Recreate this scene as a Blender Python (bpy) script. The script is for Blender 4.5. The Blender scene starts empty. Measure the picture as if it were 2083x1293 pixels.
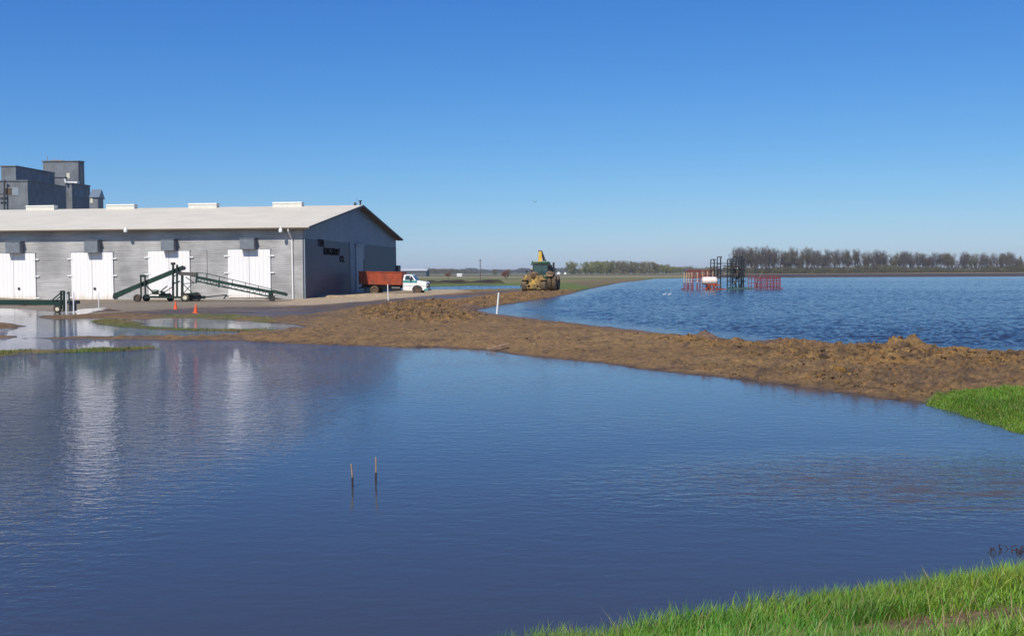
import bpy, math, random
import numpy as np
from mathutils import Vector, Matrix
R = math.radians
random.seed(7)
scn = bpy.context.scene
C = scn.collection

# ------------------------------------------------------------------ camera
CAM_H = 2.6
F_PX, CX, CY = 2083.0, 1041.5, 646.5
PITCH = math.atan(93.0 / F_PX)
ROLL = math.atan(0.005)
_r = Vector((1, 0, 0)); _f = Vector((0, math.cos(PITCH), -math.sin(PITCH))); _u = Vector((0, math.sin(PITCH), math.cos(PITCH)))
c_r = _r * math.cos(ROLL) - _u * math.sin(ROLL)
c_u = _r * math.sin(ROLL) + _u * math.cos(ROLL)
CAM = Vector((0, 0, CAM_H))
cd = bpy.data.cameras.new('camera'); cam = bpy.data.objects.new('camera', cd); C.objects.link(cam)
cd.sensor_width = 36; cd.lens = 36 * F_PX / 2083.0
cd.clip_start = 0.1; cd.clip_end = 60000
m = Matrix((c_r, c_u, -_f)).transposed().to_4x4(); m.translation = CAM
cam.matrix_world = m
scn.camera = cam

# ------------------------------------------------------------------ light
SUN_EL, SUN_AZ = 47.0, 21.0      # light travels 21 degrees to the right of +Y
w = bpy.data.worlds.new('World'); scn.world = w; w.use_nodes = True
nt = w.node_tree; bg = nt.nodes['Background']
sky = nt.nodes.new('ShaderNodeTexSky'); sky.sky_type = 'NISHITA'; sky.sun_disc = False
sky.sun_elevation = R(SUN_EL)
sky.sun_rotation = R(180 + SUN_AZ)
sky.altitude = 300; sky.air_density = 1.0; sky.dust_density = 0.4; sky.ozone_density = 3.0
# clear northern air: each channel of the sky graded on its own (deeper blue overhead, cool pale horizon)
_sp = nt.nodes.new('ShaderNodeSeparateColor'); _cb = nt.nodes.new('ShaderNodeCombineColor'); nt.links.new(sky.outputs[0], _sp.inputs[0])
for _i, (_g, _k) in enumerate(((1.50, .212), (1.10, .615), (.66, 2.13))):
    _p = nt.nodes.new('ShaderNodeMath'); _p.operation = 'POWER'; _p.inputs[1].default_value = _g; nt.links.new(_sp.outputs[_i], _p.inputs[0])
    _q = nt.nodes.new('ShaderNodeMath'); _q.operation = 'MULTIPLY'; _q.inputs[1].default_value = _k; nt.links.new(_p.outputs[0], _q.inputs[0])
    _m = nt.nodes.new('ShaderNodeMath'); _m.operation = 'MINIMUM'; _m.inputs[1].default_value = (5.2, 6.9, 8.8)[_i]; nt.links.new(_q.outputs[0], _m.inputs[0])
    nt.links.new(_m.outputs[0], _cb.inputs[_i])
nt.links.new(_cb.outputs[0], bg.inputs['Color'])
bg.inputs['Strength'].default_value = 0.10
sd = bpy.data.lights.new('sun', 'SUN'); sd.energy = 4.8; sd.angle = R(0.5); sd.color = (1.0, 0.94, 0.84)
so = bpy.data.objects.new('sun', sd); C.objects.link(so)
ldir = Vector((math.sin(R(SUN_AZ)) * math.cos(R(SUN_EL)), math.cos(R(SUN_AZ)) * math.cos(R(SUN_EL)), -math.sin(R(SUN_EL))))
so.rotation_euler = ldir.to_track_quat('-Z', 'Y').to_euler()
so.location = (0, 0, 60)
scn.view_settings.view_transform = 'Standard'
scn.view_settings.look = 'None'
scn.view_settings.exposure = 0.0
scn.view_settings.gamma = 1.0

# ------------------------------------------------------------------ pixel -> world helpers (points of the plan)
def ray(px, py):
    return _f * F_PX + c_r * (px - CX) + c_u * (CY - py)
def W(px, py, z=0.0):
    d = ray(px, py); t = (z - CAM_H) / d.z
    return CAM + d * t
def WD(px, py, Y):
    d = ray(px, py); return CAM + d * (Y / d.y)

# ------------------------------------------------------------------ materials
def newmat(name):
    mt = bpy.data.materials.new(name); mt.use_nodes = True
    return mt, mt.node_tree, mt.node_tree.nodes['Principled BSDF']
def N(nt, t, **kw):
    n = nt.nodes.new(t)
    for k, v in kw.items(): setattr(n, k, v)
    return n
def plain(name, col, rough=0.6, metal=0.0, var=0.15, scale=3.0, dirt=None, dirt_amt=0.0, bump=0.0, spec=0.5):
    """base colour with procedural mottling and optional dirt patches"""
    mt, t, b = newmat(name)
    tc = N(t, 'ShaderNodeTexCoord')
    ns = N(t, 'ShaderNodeTexNoise'); ns.inputs['Scale'].default_value = scale; ns.inputs['Detail'].default_value = 6
    t.links.new(tc.outputs['Object'], ns.inputs['Vector'])
    mr = N(t, 'ShaderNodeMapRange'); mr.inputs['To Min'].default_value = 1 - var; mr.inputs['To Max'].default_value = 1 + var
    mr.inputs['From Min'].default_value = .3; mr.inputs['From Max'].default_value = .7
    t.links.new(ns.outputs['Fac'], mr.inputs['Value'])
    mx = N(t, 'ShaderNodeVectorMath', operation='SCALE'); mx.inputs[0].default_value = col
    t.links.new(mr.outputs[0], mx.inputs['Scale'])
    out = mx.outputs[0]
    if dirt:
        n2 = N(t, 'ShaderNodeTexNoise'); n2.inputs['Scale'].default_value = scale * .7; n2.inputs['Detail'].default_value = 8
        n2.inputs['Roughness'].default_value = .7
        t.links.new(tc.outputs['Object'], n2.inputs['Vector'])
        m2 = N(t, 'ShaderNodeMapRange'); m2.inputs['From Min'].default_value = .62 - dirt_amt * .35; m2.inputs['From Max'].default_value = .72 - dirt_amt * .3
        t.links.new(n2.outputs['Fac'], m2.inputs['Value'])
        mc = N(t, 'ShaderNodeMix', data_type='RGBA'); t.links.new(m2.outputs[0], mc.inputs['Factor'])
        t.links.new(out, mc.inputs['A']); mc.inputs['B'].default_value = (*dirt, 1)
        out = mc.outputs['Result']
    t.links.new(out, b.inputs['Base Color'])
    b.inputs['Roughness'].default_value = rough; b.inputs['Metallic'].default_value = metal
    b.inputs['Specular IOR Level'].default_value = spec
    if bump:
        bp = N(t, 'ShaderNodeBump'); bp.inputs['Strength'].default_value = .6; bp.inputs['Distance'].default_value = bump
        t.links.new(ns.outputs['Fac'], bp.inputs['Height']); t.links.new(bp.outputs[0], b.inputs['Normal'])
    return mt
def ribbed(name, col, axis, period, depth, rough=.5, metal=.0, streak=.12, streak_axis=None, var=.1, profile='SIN', stain=None):
    """sheet metal with ribs repeating along an object axis, with streaks"""
    mt, t, b = newmat(name)
    tc = N(t, 'ShaderNodeTexCoord'); sx = N(t, 'ShaderNodeSeparateXYZ'); t.links.new(tc.outputs['Object'], sx.inputs[0])
    m1 = N(t, 'ShaderNodeMath', operation='MULTIPLY'); m1.inputs[1].default_value = 1 / period
    t.links.new(sx.outputs['XYZ'.index(axis)], m1.inputs[0])
    fr = N(t, 'ShaderNodeMath', operation='FRACT'); t.links.new(m1.outputs[0], fr.inputs[0])
    if profile == 'SIN':
        m2 = N(t, 'ShaderNodeMath', operation='MULTIPLY'); m2.inputs[1].default_value = 2 * math.pi; t.links.new(fr.outputs[0], m2.inputs[0])
        hs = N(t, 'ShaderNodeMath', operation='SINE'); t.links.new(m2.outputs[0], hs.inputs[0]); h = hs.outputs[0]
    elif profile == 'LAP':
        h = fr.outputs[0]
    else:
        g = N(t, 'ShaderNodeMath', operation='GREATER_THAN'); g.inputs[1].default_value = .85; t.links.new(fr.outputs[0], g.inputs[0]); h = g.outputs[0]
    # streak noise, stretched; per-panel variation
    mp = N(t, 'ShaderNodeMapping'); t.links.new(tc.outputs['Object'], mp.inputs[0])
    mp.inputs['Scale'].default_value = (.25, .25, 3.0) if axis == 'Z' else (3.0, 3.0, .3)
    ns = N(t, 'ShaderNodeTexNoise'); ns.inputs['Scale'].default_value = 1.6; ns.inputs['Detail'].default_value = 8; ns.inputs['Roughness'].default_value = .65
    t.links.new(mp.outputs[0], ns.inputs['Vector'])
    n2 = N(t, 'ShaderNodeTexNoise'); n2.inputs['Scale'].default_value = .35; n2.inputs['Detail'].default_value = 5
    t.links.new(tc.outputs['Object'], n2.inputs['Vector'])
    a = N(t, 'ShaderNodeMapRange'); a.inputs['From Min'].default_value = .3; a.inputs['From Max'].default_value = .7
    a.inputs['To Min'].default_value = 1 - streak; a.inputs['To Max'].default_value = 1 + streak; t.links.new(ns.outputs['Fac'], a.inputs['Value'])
    a2 = N(t, 'ShaderNodeMapRange'); a2.inputs['From Min'].default_value = .35; a2.inputs['From Max'].default_value = .65
    a2.inputs['To Min'].default_value = 1 - var; a2.inputs['To Max'].default_value = 1 + var; t.links.new(n2.outputs['Fac'], a2.inputs['Value'])
    mm = N(t, 'ShaderNodeMath', operation='MULTIPLY'); t.links.new(a.outputs[0], mm.inputs[0]); t.links.new(a2.outputs[0], mm.inputs[1])
    last = mm.outputs[0]
    v = N(t, 'ShaderNodeVectorMath', operation='SCALE'); v.inputs[0].default_value = col; t.links.new(last, v.inputs['Scale'])
    out = v.outputs[0]
    if stain:
        zr = N(t, 'ShaderNodeMapRange'); zr.inputs['From Min'].default_value = stain[1]; zr.inputs['From Max'].default_value = stain[2]
        zr.inputs['To Min'].default_value = 1.0; zr.inputs['To Max'].default_value = 0.0
        ad = N(t, 'ShaderNodeMath', operation='MULTIPLY_ADD'); ad.inputs[1].default_value = 1.6; ad.inputs[2].default_value = -.8
        t.links.new(ns.outputs['Fac'], ad.inputs[0])
        s2 = N(t, 'ShaderNodeMath', operation='ADD'); t.links.new(sx.outputs[2], s2.inputs[0]); t.links.new(ad.outputs[0], s2.inputs[1])
        t.links.new(s2.outputs[0], zr.inputs['Value'])
        mc = N(t, 'ShaderNodeMix', data_type='RGBA'); t.links.new(zr.outputs[0], mc.inputs['Factor'])
        t.links.new(out, mc.inputs['A']); mc.inputs['B'].default_value = (*stain[0], 1); out = mc.outputs['Result']
    t.links.new(out, b.inputs['Base Color'])
    b.inputs['Roughness'].default_value = rough; b.inputs['Metallic'].default_value = metal
    bp = N(t, 'ShaderNodeBump'); bp.inputs['Strength'].default_value = 1; bp.inputs['Distance'].default_value = depth
    t.links.new(h, bp.inputs['Height']); t.links.new(bp.outputs[0], b.inputs['Normal'])
    return mt

M = {}
M['siding'] = ribbed('corrugated_galvanised', (.40, .385, .365), 'Z', .19, .0045, rough=.45, metal=.15, streak=.22, var=.22)
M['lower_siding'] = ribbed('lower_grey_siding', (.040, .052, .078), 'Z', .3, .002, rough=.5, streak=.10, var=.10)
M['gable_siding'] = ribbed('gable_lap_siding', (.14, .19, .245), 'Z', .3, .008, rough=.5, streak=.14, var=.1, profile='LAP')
M['roof'] = ribbed('pale_roof_metal', (.66, .60, .46), 'X', .9, .03, rough=.55, streak=.05, var=.05, profile='RIB')
M['door_white'] = ribbed('white_door_sheet', (.86, .83, .80), 'X', .42, .025, rough=.5, streak=.03, var=.02, profile='RIB', stain=((.62, .52, .38), -.2, .55))
M['white'] = plain('white_paint', (.80, .79, .76), .5, var=.05)
M['vent_white'] = plain('vent_white_metal', (.62, .61, .54), .5, var=.06)
M['soffit'] = plain('brown_soffit', (.13, .095, .07), .7)
M['fascia'] = plain('dark_fascia', (.10, .10, .10), .6)
M['trim'] = plain('grey_trim', (.24, .28, .31), .5)
M['boxgrey'] = plain('grey_fan_box', (.19, .21, .23), .5, metal=.2, var=.15)
M['dark'] = plain('dark_steel', (.03, .03, .035), .5)
M['letter'] = plain('black_letter', (.003, .003, .004), .9, spec=.1)
M['green_steel'] = plain('green_machine_paint', (.008, .034, .020), .45, var=.25, scale=2, dirt=(.12, .09, .06), dirt_amt=.15)
M['dark_green'] = plain('dark_green_paint', (.006, .020, .013), .45, var=.25, scale=2)
M['belt'] = plain('grey_belt', (.09, .08, .07), .8)
M['tyre'] = plain('tyre_rubber', (.028, .026, .024), .8, dirt=(.11, .08, .05), dirt_amt=.35, scale=4)
M['muddy_tyre'] = plain('muddy_tyre', (.075, .052, .034), .9, dirt=(.17, .115, .06), dirt_amt=.5, scale=6)
M['rim_cream'] = plain('cream_rim', (.62, .58, .42), .5)
M['rim_brown'] = plain('rusty_rim', (.09, .055, .035), .7)
M['red_box'] = plain('red_box_boards', (.33, .050, .014), .6, var=.25, scale=1.5, dirt=(.17, .05, .025), dirt_amt=.3)
M['truck_white'] = plain('truck_white', (.80, .79, .76), .3, var=.04)
M['teal'] = plain('teal_paint', (.04, .27, .25), .35)
M['glass'] = plain('dark_glass', (.03, .05, .06), .06, var=.1, spec=.8)
M['chrome'] = plain('dull_chrome', (.5, .5, .5), .3, metal=.9)
M['orange'] = plain('cone_orange', (.85, .10, .015), .45, var=.08)
M['yellow'] = plain('yellow_machine', (.60, .36, .03), .45, var=.12, dirt=(.3, .2, .08), dirt_amt=.15)
M['dirty_yellow'] = plain('mud_caked_yellow', (.58, .37, .07), .8, var=.3, scale=1.6, dirt=(.21, .135, .055), dirt_amt=.66, bump=.03)
M['mud_load'] = plain('mud_load', (.17, .11, .06), .95, var=.4, scale=3, bump=.1)
M['tractor_green'] = plain('tractor_green', (.015, .085, .025), .35, var=.15, dirt=(.15, .1, .05), dirt_amt=.3)
M['red_frame'] = plain('red_implement', (.21, .026, .022), .5, var=.3, scale=3)
M['orange_red'] = plain('orange_red_frame', (.36, .06, .02), .5, var=.2)
M['tank'] = plain('white_poly_tank', (.78, .64, .56), .4, var=.05)
M['tan_pole'] = plain('tan_pole', (.62, .42, .24), .6)
M['black_frame'] = plain('dark_implement', (.012, .018, .02), .5, var=.3)
M['wood'] = plain('weathered_wood', (.30, .19, .12), .8, var=.3, scale=12)
M['wood_wet'] = plain('wet_wood', (.035, .022, .015), .5)
M['elev_light'] = ribbed('elevator_grey_sheet', (.14, .152, .168), 'X', .8, .02, rough=.6, streak=.22, var=.2)
M['elev_pane'] = plain('pale_window', (.62, .58, .46), .4)
M['elev_white'] = plain('elevator_white', (.75, .74, .72), .5)
M['elev_roof'] = plain('blue_grey_roof', (.15, .19, .23), .5)
M['bark'] = plain('grey_bark', (.12, .10, .09), .9, var=.2, scale=.5)
M['twig'] = plain('grey_brown_twigs', (.105, .087, .078), .9, var=.2, scale=.3)
M['bud'] = plain('budding_twigs', (.125, .115, .07), .9, var=.25, scale=.3)
M['olive_leaf'] = plain('olive_leaf', (.175, .185, .065), .8, var=.35, scale=.25)
M['brown_leaf'] = plain('brown_olive_leaf', (.16, .145, .08), .8, var=.35, scale=.25)
M['red_twig'] = plain('red_twig', (.21, .10, .075), .9, var=.3)
M['dry_twig'] = plain('dark_reed', (.045, .025, .025), .8)
M['far_wood'] = plain('far_wood', (.075, .085, .075), .95, var=.3, scale=.02)
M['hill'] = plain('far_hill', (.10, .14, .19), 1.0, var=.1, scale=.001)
M['shed_roof'] = plain('far_shed_roof', (.55, .55, .52), .5)
M['shed_wall'] = plain('far_shed_wall', (.10, .12, .13), .6)
M['bird'] = plain('bird_feather', (.7, .7, .7), .7)
M['dark_bird'] = plain('dark_feather', (.03, .03, .03), .7)

# ------------------------------------------------------------------ object helpers
def tag(o, label=None, cat=None, group=None, kind=None):
    if label: o['label'] = label
    if cat: o['category'] = cat
    if group: o['group'] = group
    if kind: o['kind'] = kind
    return o
class Th:
    """a thing: an Empty at the base; MB meshes given in world (or local) coordinates become parts"""
    def __init__(s, name, loc, label, cat, group=None, rz=0, local=False, ry=0):
        s.o = bpy.data.objects.new(name, None); C.objects.link(s.o); s.o.location = loc
        s.o.rotation_euler = (0, ry, rz); s.o.empty_display_size = .3
        s.off = Vector((0, 0, 0)) if local else Vector(loc)
        tag(s.o, label, cat, group)
class MB:
    def __init__(s): s.v = []; s.f = []
    def add(s, vs, fs):
        b = len(s.v); s.v += [Vector(p) for p in vs]; s.f += [[b + i for i in f] for f in fs]; return s
    def box(s, x0, x1, y0, y1, z0, z1):
        return s.add([(x0,y0,z0),(x1,y0,z0),(x1,y1,z0),(x0,y1,z0),(x0,y0,z1),(x1,y0,z1),(x1,y1,z1),(x0,y1,z1)],
                     [(0,3,2,1),(4,5,6,7),(0,1,5,4),(1,2,6,5),(2,3,7,6),(3,0,4,7)])
    def bar(s, a, b, w, h=None, up=(0, 0, 1)):
        a = Vector(a); b = Vector(b); h = h or w; d = (b - a).normalized(); u = Vector(up)
        sd_ = d.cross(u)
        if sd_.length < 1e-3: sd_ = d.cross(Vector((0, 1, 0)))
        sd_.normalize(); uu = sd_.cross(d).normalized()
        vs = []
        for p in (a, b):
            for (i, j) in ((-1,-1),(1,-1),(1,1),(-1,1)): vs.append(p + sd_ * (i * w / 2) + uu * (j * h / 2))
        return s.add(vs, [(0,1,2,3),(7,6,5,4),(0,4,5,1),(1,5,6,2),(2,6,7,3),(3,7,4,0)])
    def cyl(s, a, b, r0, r1=None, n=12, cap=True):
        a = Vector(a); b = Vector(b); r1 = r0 if r1 is None else r1; d = (b - a).normalized()
        x = d.orthogonal().normalized(); y = d.cross(x)
        vs = []
        for p, r in ((a, r0), (b, r1)):
            for k in range(n):
                t = 2 * math.pi * k / n; vs.append(p + x * math.cos(t) * r + y * math.sin(t) * r)
        fs = [(k, (k + 1) % n, n + (k + 1) % n, n + k) for k in range(n)]
        if cap: fs += [tuple(range(n))[::-1], tuple(range(n, 2 * n))]
        return s.add(vs, fs)
    def lathe(s, c, axis, prof, n=20):
        """prof: list of (t along axis, radius)"""
        c = Vector(c); d = Vector(axis).normalized(); x = d.orthogonal().normalized(); y = d.cross(x)
        vs = []; fs = []
        for (t, r) in prof:
            for k in range(n):
                a = 2 * math.pi * k / n; vs.append(c + d * t + x * math.cos(a) * r + y * math.sin(a) * r)
        for i in range(len(prof) - 1):
            for k in range(n):
                fs.append((i * n + k, i * n + (k + 1) % n, (i + 1) * n + (k + 1) % n, (i + 1) * n + k))
        fs += [tuple(range(n))[::-1], tuple(range((len(prof) - 1) * n, len(prof) * n))]
        return s.add(vs, fs)
    def prism(s, pts, y0, y1):
        """polygon in (x,z) extruded along y"""
        n = len(pts); vs = [(p[0], y0, p[1]) for p in pts] + [(p[0], y1, p[1]) for p in pts]
        return s.add(vs, [tuple(range(n)), tuple(range(n, 2 * n))[::-1]] + [(i, n + i, n + (i + 1) % n, (i + 1) % n) for i in range(n)])
    def prismx(s, pts, x0, x1):
        n = len(pts); vs = [(x0, p[0], p[1]) for p in pts] + [(x1, p[0], p[1]) for p in pts]
        return s.add(vs, [tuple(range(n)), tuple(range(n, 2 * n))[::-1]] + [(i, n + i, n + (i + 1) % n, (i + 1) % n) for i in range(n)])
    def build(s, name, mat, th=None, parent=None, bevel=0, smooth=False, label=None):
        off = th.off if th else Vector((0, 0, 0))
        me = bpy.data.meshes.new(name); me.from_pydata([p - off for p in s.v], [], s.f); me.validate()
        import bmesh
        bm = bmesh.new(); bm.from_mesh(me); bmesh.ops.recalc_face_normals(bm, faces=bm.faces[:]); bm.to_mesh(me); bm.free()
        me.materials.append(M[mat] if isinstance(mat, str) else mat)
        if smooth:
            me.shade_smooth()
            try: me.set_sharp_from_angle(angle=R(40))
            except Exception: pass
        o = bpy.data.objects.new(name, me); C.objects.link(o)
        if parent is not None: o.parent = parent
        elif th: o.parent = th.o
        if bevel:
            b = o.modifiers.new('bevel', 'BEVEL'); b.width = bevel; b.segments = 2; b.limit_method = 'ANGLE'; b.angle_limit = R(35)
        if label: o['label'] = label
        return o
def mesh_np(name, V, quads=None, tris=None, mat=None, attrs=None, smooth=False):
    me = bpy.data.meshes.new(name)
    nq = 0 if quads is None else len(quads); ntz = 0 if tris is None else len(tris)
    me.vertices.add(len(V)); me.vertices.foreach_set('co', np.ascontiguousarray(V, dtype=np.float32).ravel())
    loops = []; starts = []
    if nq: loops.append(np.asarray(quads, dtype=np.int32).ravel()); starts.append(np.arange(nq, dtype=np.int32) * 4)
    if ntz: loops.append(np.asarray(tris, dtype=np.int32).ravel()); starts.append(nq * 4 + np.arange(ntz, dtype=np.int32) * 3)
    loops = np.concatenate(loops); starts = np.concatenate(starts)
    me.loops.add(len(loops)); me.loops.foreach_set('vertex_index', loops)
    me.polygons.add(nq + ntz); me.polygons.foreach_set('loop_start', starts)
    me.update(calc_edges=True)
    if attrs:
        for k, a in attrs.items():
            if a.ndim == 2:
                at = me.attributes.new(k, 'FLOAT_COLOR', 'POINT'); at.data.foreach_set('color', np.ascontiguousarray(a, dtype=np.float32).ravel())
            else:
                at = me.attributes.new(k, 'FLOAT', 'POINT'); at.data.foreach_set('value', np.ascontiguousarray(a, dtype=np.float32))
    if mat: me.materials.append(mat)
    if smooth: me.shade_smooth()
    o = bpy.data.objects.new(name, me); C.objects.link(o)
    return o

# ------------------------------------------------------------------ noise
def _hash(ix, iy, seed):
    h = (ix.astype(np.int64) * 374761393 + iy.astype(np.int64) * 668265263 + seed * 974634777) & 0x7fffffff
    h = ((h ^ (h >> 13)) * 1274126177) & 0x7fffffff
    h = h ^ (h >> 16)
    return (h & 0xffff) / 65535.0
def vnoise(x, y, seed=0):
    x0 = np.floor(x); y0 = np.floor(y); fx = x - x0; fy = y - y0
    ux = fx * fx * (3 - 2 * fx); uy = fy * fy * (3 - 2 * fy)
    a = _hash(x0, y0, seed); b = _hash(x0 + 1, y0, seed); c = _hash(x0, y0 + 1, seed); d = _hash(x0 + 1, y0 + 1, seed)
    return (a * (1 - ux) + b * ux) * (1 - uy) + (c * (1 - ux) + d * ux) * uy
def fbm(x, y, octv=4, seed=0, gain=.5):
    s = 0; a = 1; t = 0
    for i in range(octv):
        s = s + a * (vnoise(x * 2 ** i + 17.3 * i, y * 2 ** i - 9.1 * i, seed + i) - .5); t += a; a *= gain
    return s / t * 2            # about -1..1
def sdpoly(P, X, Y):
    """signed distance, negative inside"""
    P = [(p[0], p[1]) for p in P]; n = len(P)
    best = np.full(X.shape, 1e18); inside = np.zeros(X.shape, bool)
    for i in range(n):
        ax, ay = P[i]; bx, by = P[(i + 1) % n]
        ex, ey = bx - ax, by - ay; wx = X - ax; wy = Y - ay
        t = np.clip((wx * ex + wy * ey) / (ex * ex + ey * ey + 1e-12), 0, 1)
        dx = wx - ex * t; dy = wy - ey * t
        best = np.minimum(best, dx * dx + dy * dy)
        c = ((ay > Y) != (by > Y)) & (X < (bx - ax) * (Y - ay) / ((by - ay) if by != ay else 1e-12) + ax)
        inside ^= c
    d = np.sqrt(best); return np.where(inside, -d, d)
def poly(pts, z=0.0): return [tuple(W(a, b, z)[:2]) for a, b in pts]
def sst(a, b, x):
    t = np.clip((x - a) / (b - a), 0, 1); return t * t * (3 - 2 * t)

# ------------------------------------------------------------------ plan of shores (traced, then laid on the ground)
lake_low = [(965,630),(1010,638),(1050,643),(1100,650),(1200,661),(1260,667)]
lake_crest = [(1340,669),(1400,673),(1480,680),(1600,690),(1700,697),(1800,703),(1900,708),(1990,712),(2083,712),(2500,725),(3200,745)]
lake_left = [(1330,567),(1300,571),(1260,575),(1220,583),(1180,592),(1140,601),(1110,607),(1060,614),(1000,623)]
LAKE = poly(lake_low) + [(x + .3, y + 1.2) for x, y in poly(lake_crest, .24)] + [(260, 395), (72, 400)] + poly(lake_left)
pond_up = [(460,694),(560,697),(625,700),(700,703),(800,707),(870,706),(900,706),(1000,713),(1040,719),(1150,732),(1250,743),
           (1330,754),(1450,766),(1550,778),(1650,791),(1720,801),(1780,809),(1830,814),(1880,822),(1930,834),(1980,850),(2040,867),(2083,880),(2200,905),(2600,960)]
bank = [(2600,1105),(2300,1142),(2083,1176),(1950,1190),(1800,1210),(1600,1244),(1400,1278),(1200,1312),(1060,1338)]
PONDL = poly(pond_up) + poly(bank) + [(-1.2, 5.9), (-3, 4.8), (-6, 3.4), (-14, 2.6), (-40, 2.0), (-120, 0), (-120, 34)] + poly([(-300, 728), (0, 704), (300, 696)])
FLOOD = poly([(-800,618),(0,627),(70,630),(130,634),(165,628),(215,625),(200,634),(150,640),(90,641),(75,645),(110,649),(200,648),
              (290,651),(340,647),(400,648),(460,651),(552,657),(600,660),(621,664),(616,669),(560,673),(500,676),(460,682),(480,690),(500,697),(480,712),(0,735),(-800,760)])
LAGOON = poly([(700,583),(870,583),(950,581),(1062,580.5),(1110,580),(1112,585),(1062,588.5),(1000,590),(930,591.5),(868,592.5),(700,593)])
BARS = [poly([(-100,656),(20,655),(55,663),(40,669),(-100,668)]), poly([(-100,682),(25,682),(36,686),(-100,690)]),
        poly([(185,652),(215,649),(260,650),(285,655),(290,662),(330,666),(400,669),(480,670),(565,672),(565,675),(450,674),(330,671.5),(240,665),(195,658)]),
        poly([(30,688),(150,684),(300,682.5),(430,684),(500,680),(500,693),(300,691),(150,689.5)]),
        poly([(-60,732),(0,716),(60,712),(150,710),(240,710),(300,706),(330,708),(240,714),(150,717),(60,720),(0,725)])]
GRASSP = {'g1': BARS[2], 'g3': BARS[4],
          'g2': poly([(300,648),(345,642),(420,640),(480,642),(545,649),(556,656),(480,653),(400,649),(340,648)]),
          'g4': poly([(1880,824),(1892,818),(1912,812),(1960,812),(2083,812),(2700,830),(2700,950),(2083,885),(2040,872),(1980,855),(1930,838)])}
YARD = poly([(-900,600),(-900,640),(0,634),(120,632),(200,634),(260,630),(420,630),(520,626),(620,619),(700,616),(760,608),(900,601),(870,590),(620,596),(0,600)], .15)
GRAVEL = poly([(540,615),(600,606),(640,596),(900,585),(960,594),(900,601),(830,607),(760,611),(700,614),(640,618),(590,619)], .2)
ROAD = poly([(230,632),(420,622),(560,620),(640,619),(760,612),(840,607),(900,602),(960,598),(1060,589),(1060,593),(1010,599),(960,606),(900,611),(830,616),(780,622),(700,630),(620,640),(560,643),(480,638),(330,636)], .15)
ROUGH1 = poly([(700,634),(760,620),(830,613),(900,610),(950,616),(965,626),(975,640),(960,652),(900,660),(830,655),(760,649)], .2)
ROUGH2 = poly([(930,613),(1000,600),(1060,594),(1130,591),(1180,586),(1240,575),(1262,574),(1230,580),(1160,594),(1100,606),(1020,617),(960,625)], .2)
ROUGH3 = poly([(1330,680),(1400,676),(1480,682),(1600,692),(1700,699),(1800,706),(1900,710),(2083,714),(2600,730),(2600,800),(2083,757),(1900,748),(1700,735),(1500,712),(1380,695)], .25)
ROUGH4 = poly([(1700,760),(1850,755),(2083,760),(2500,780),(2500,850),(2083,795),(1960,795),(1880,805),(1780,795),(1500,760),(1400,745),(1500,745)], .1)
MOUND = [WD(868, 580, 208), WD(1024, 580, 214)]
shed_c = W(621, 605, 0.2)
SH_ROT = -math.atan2(4.7, 38.0)

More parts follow.
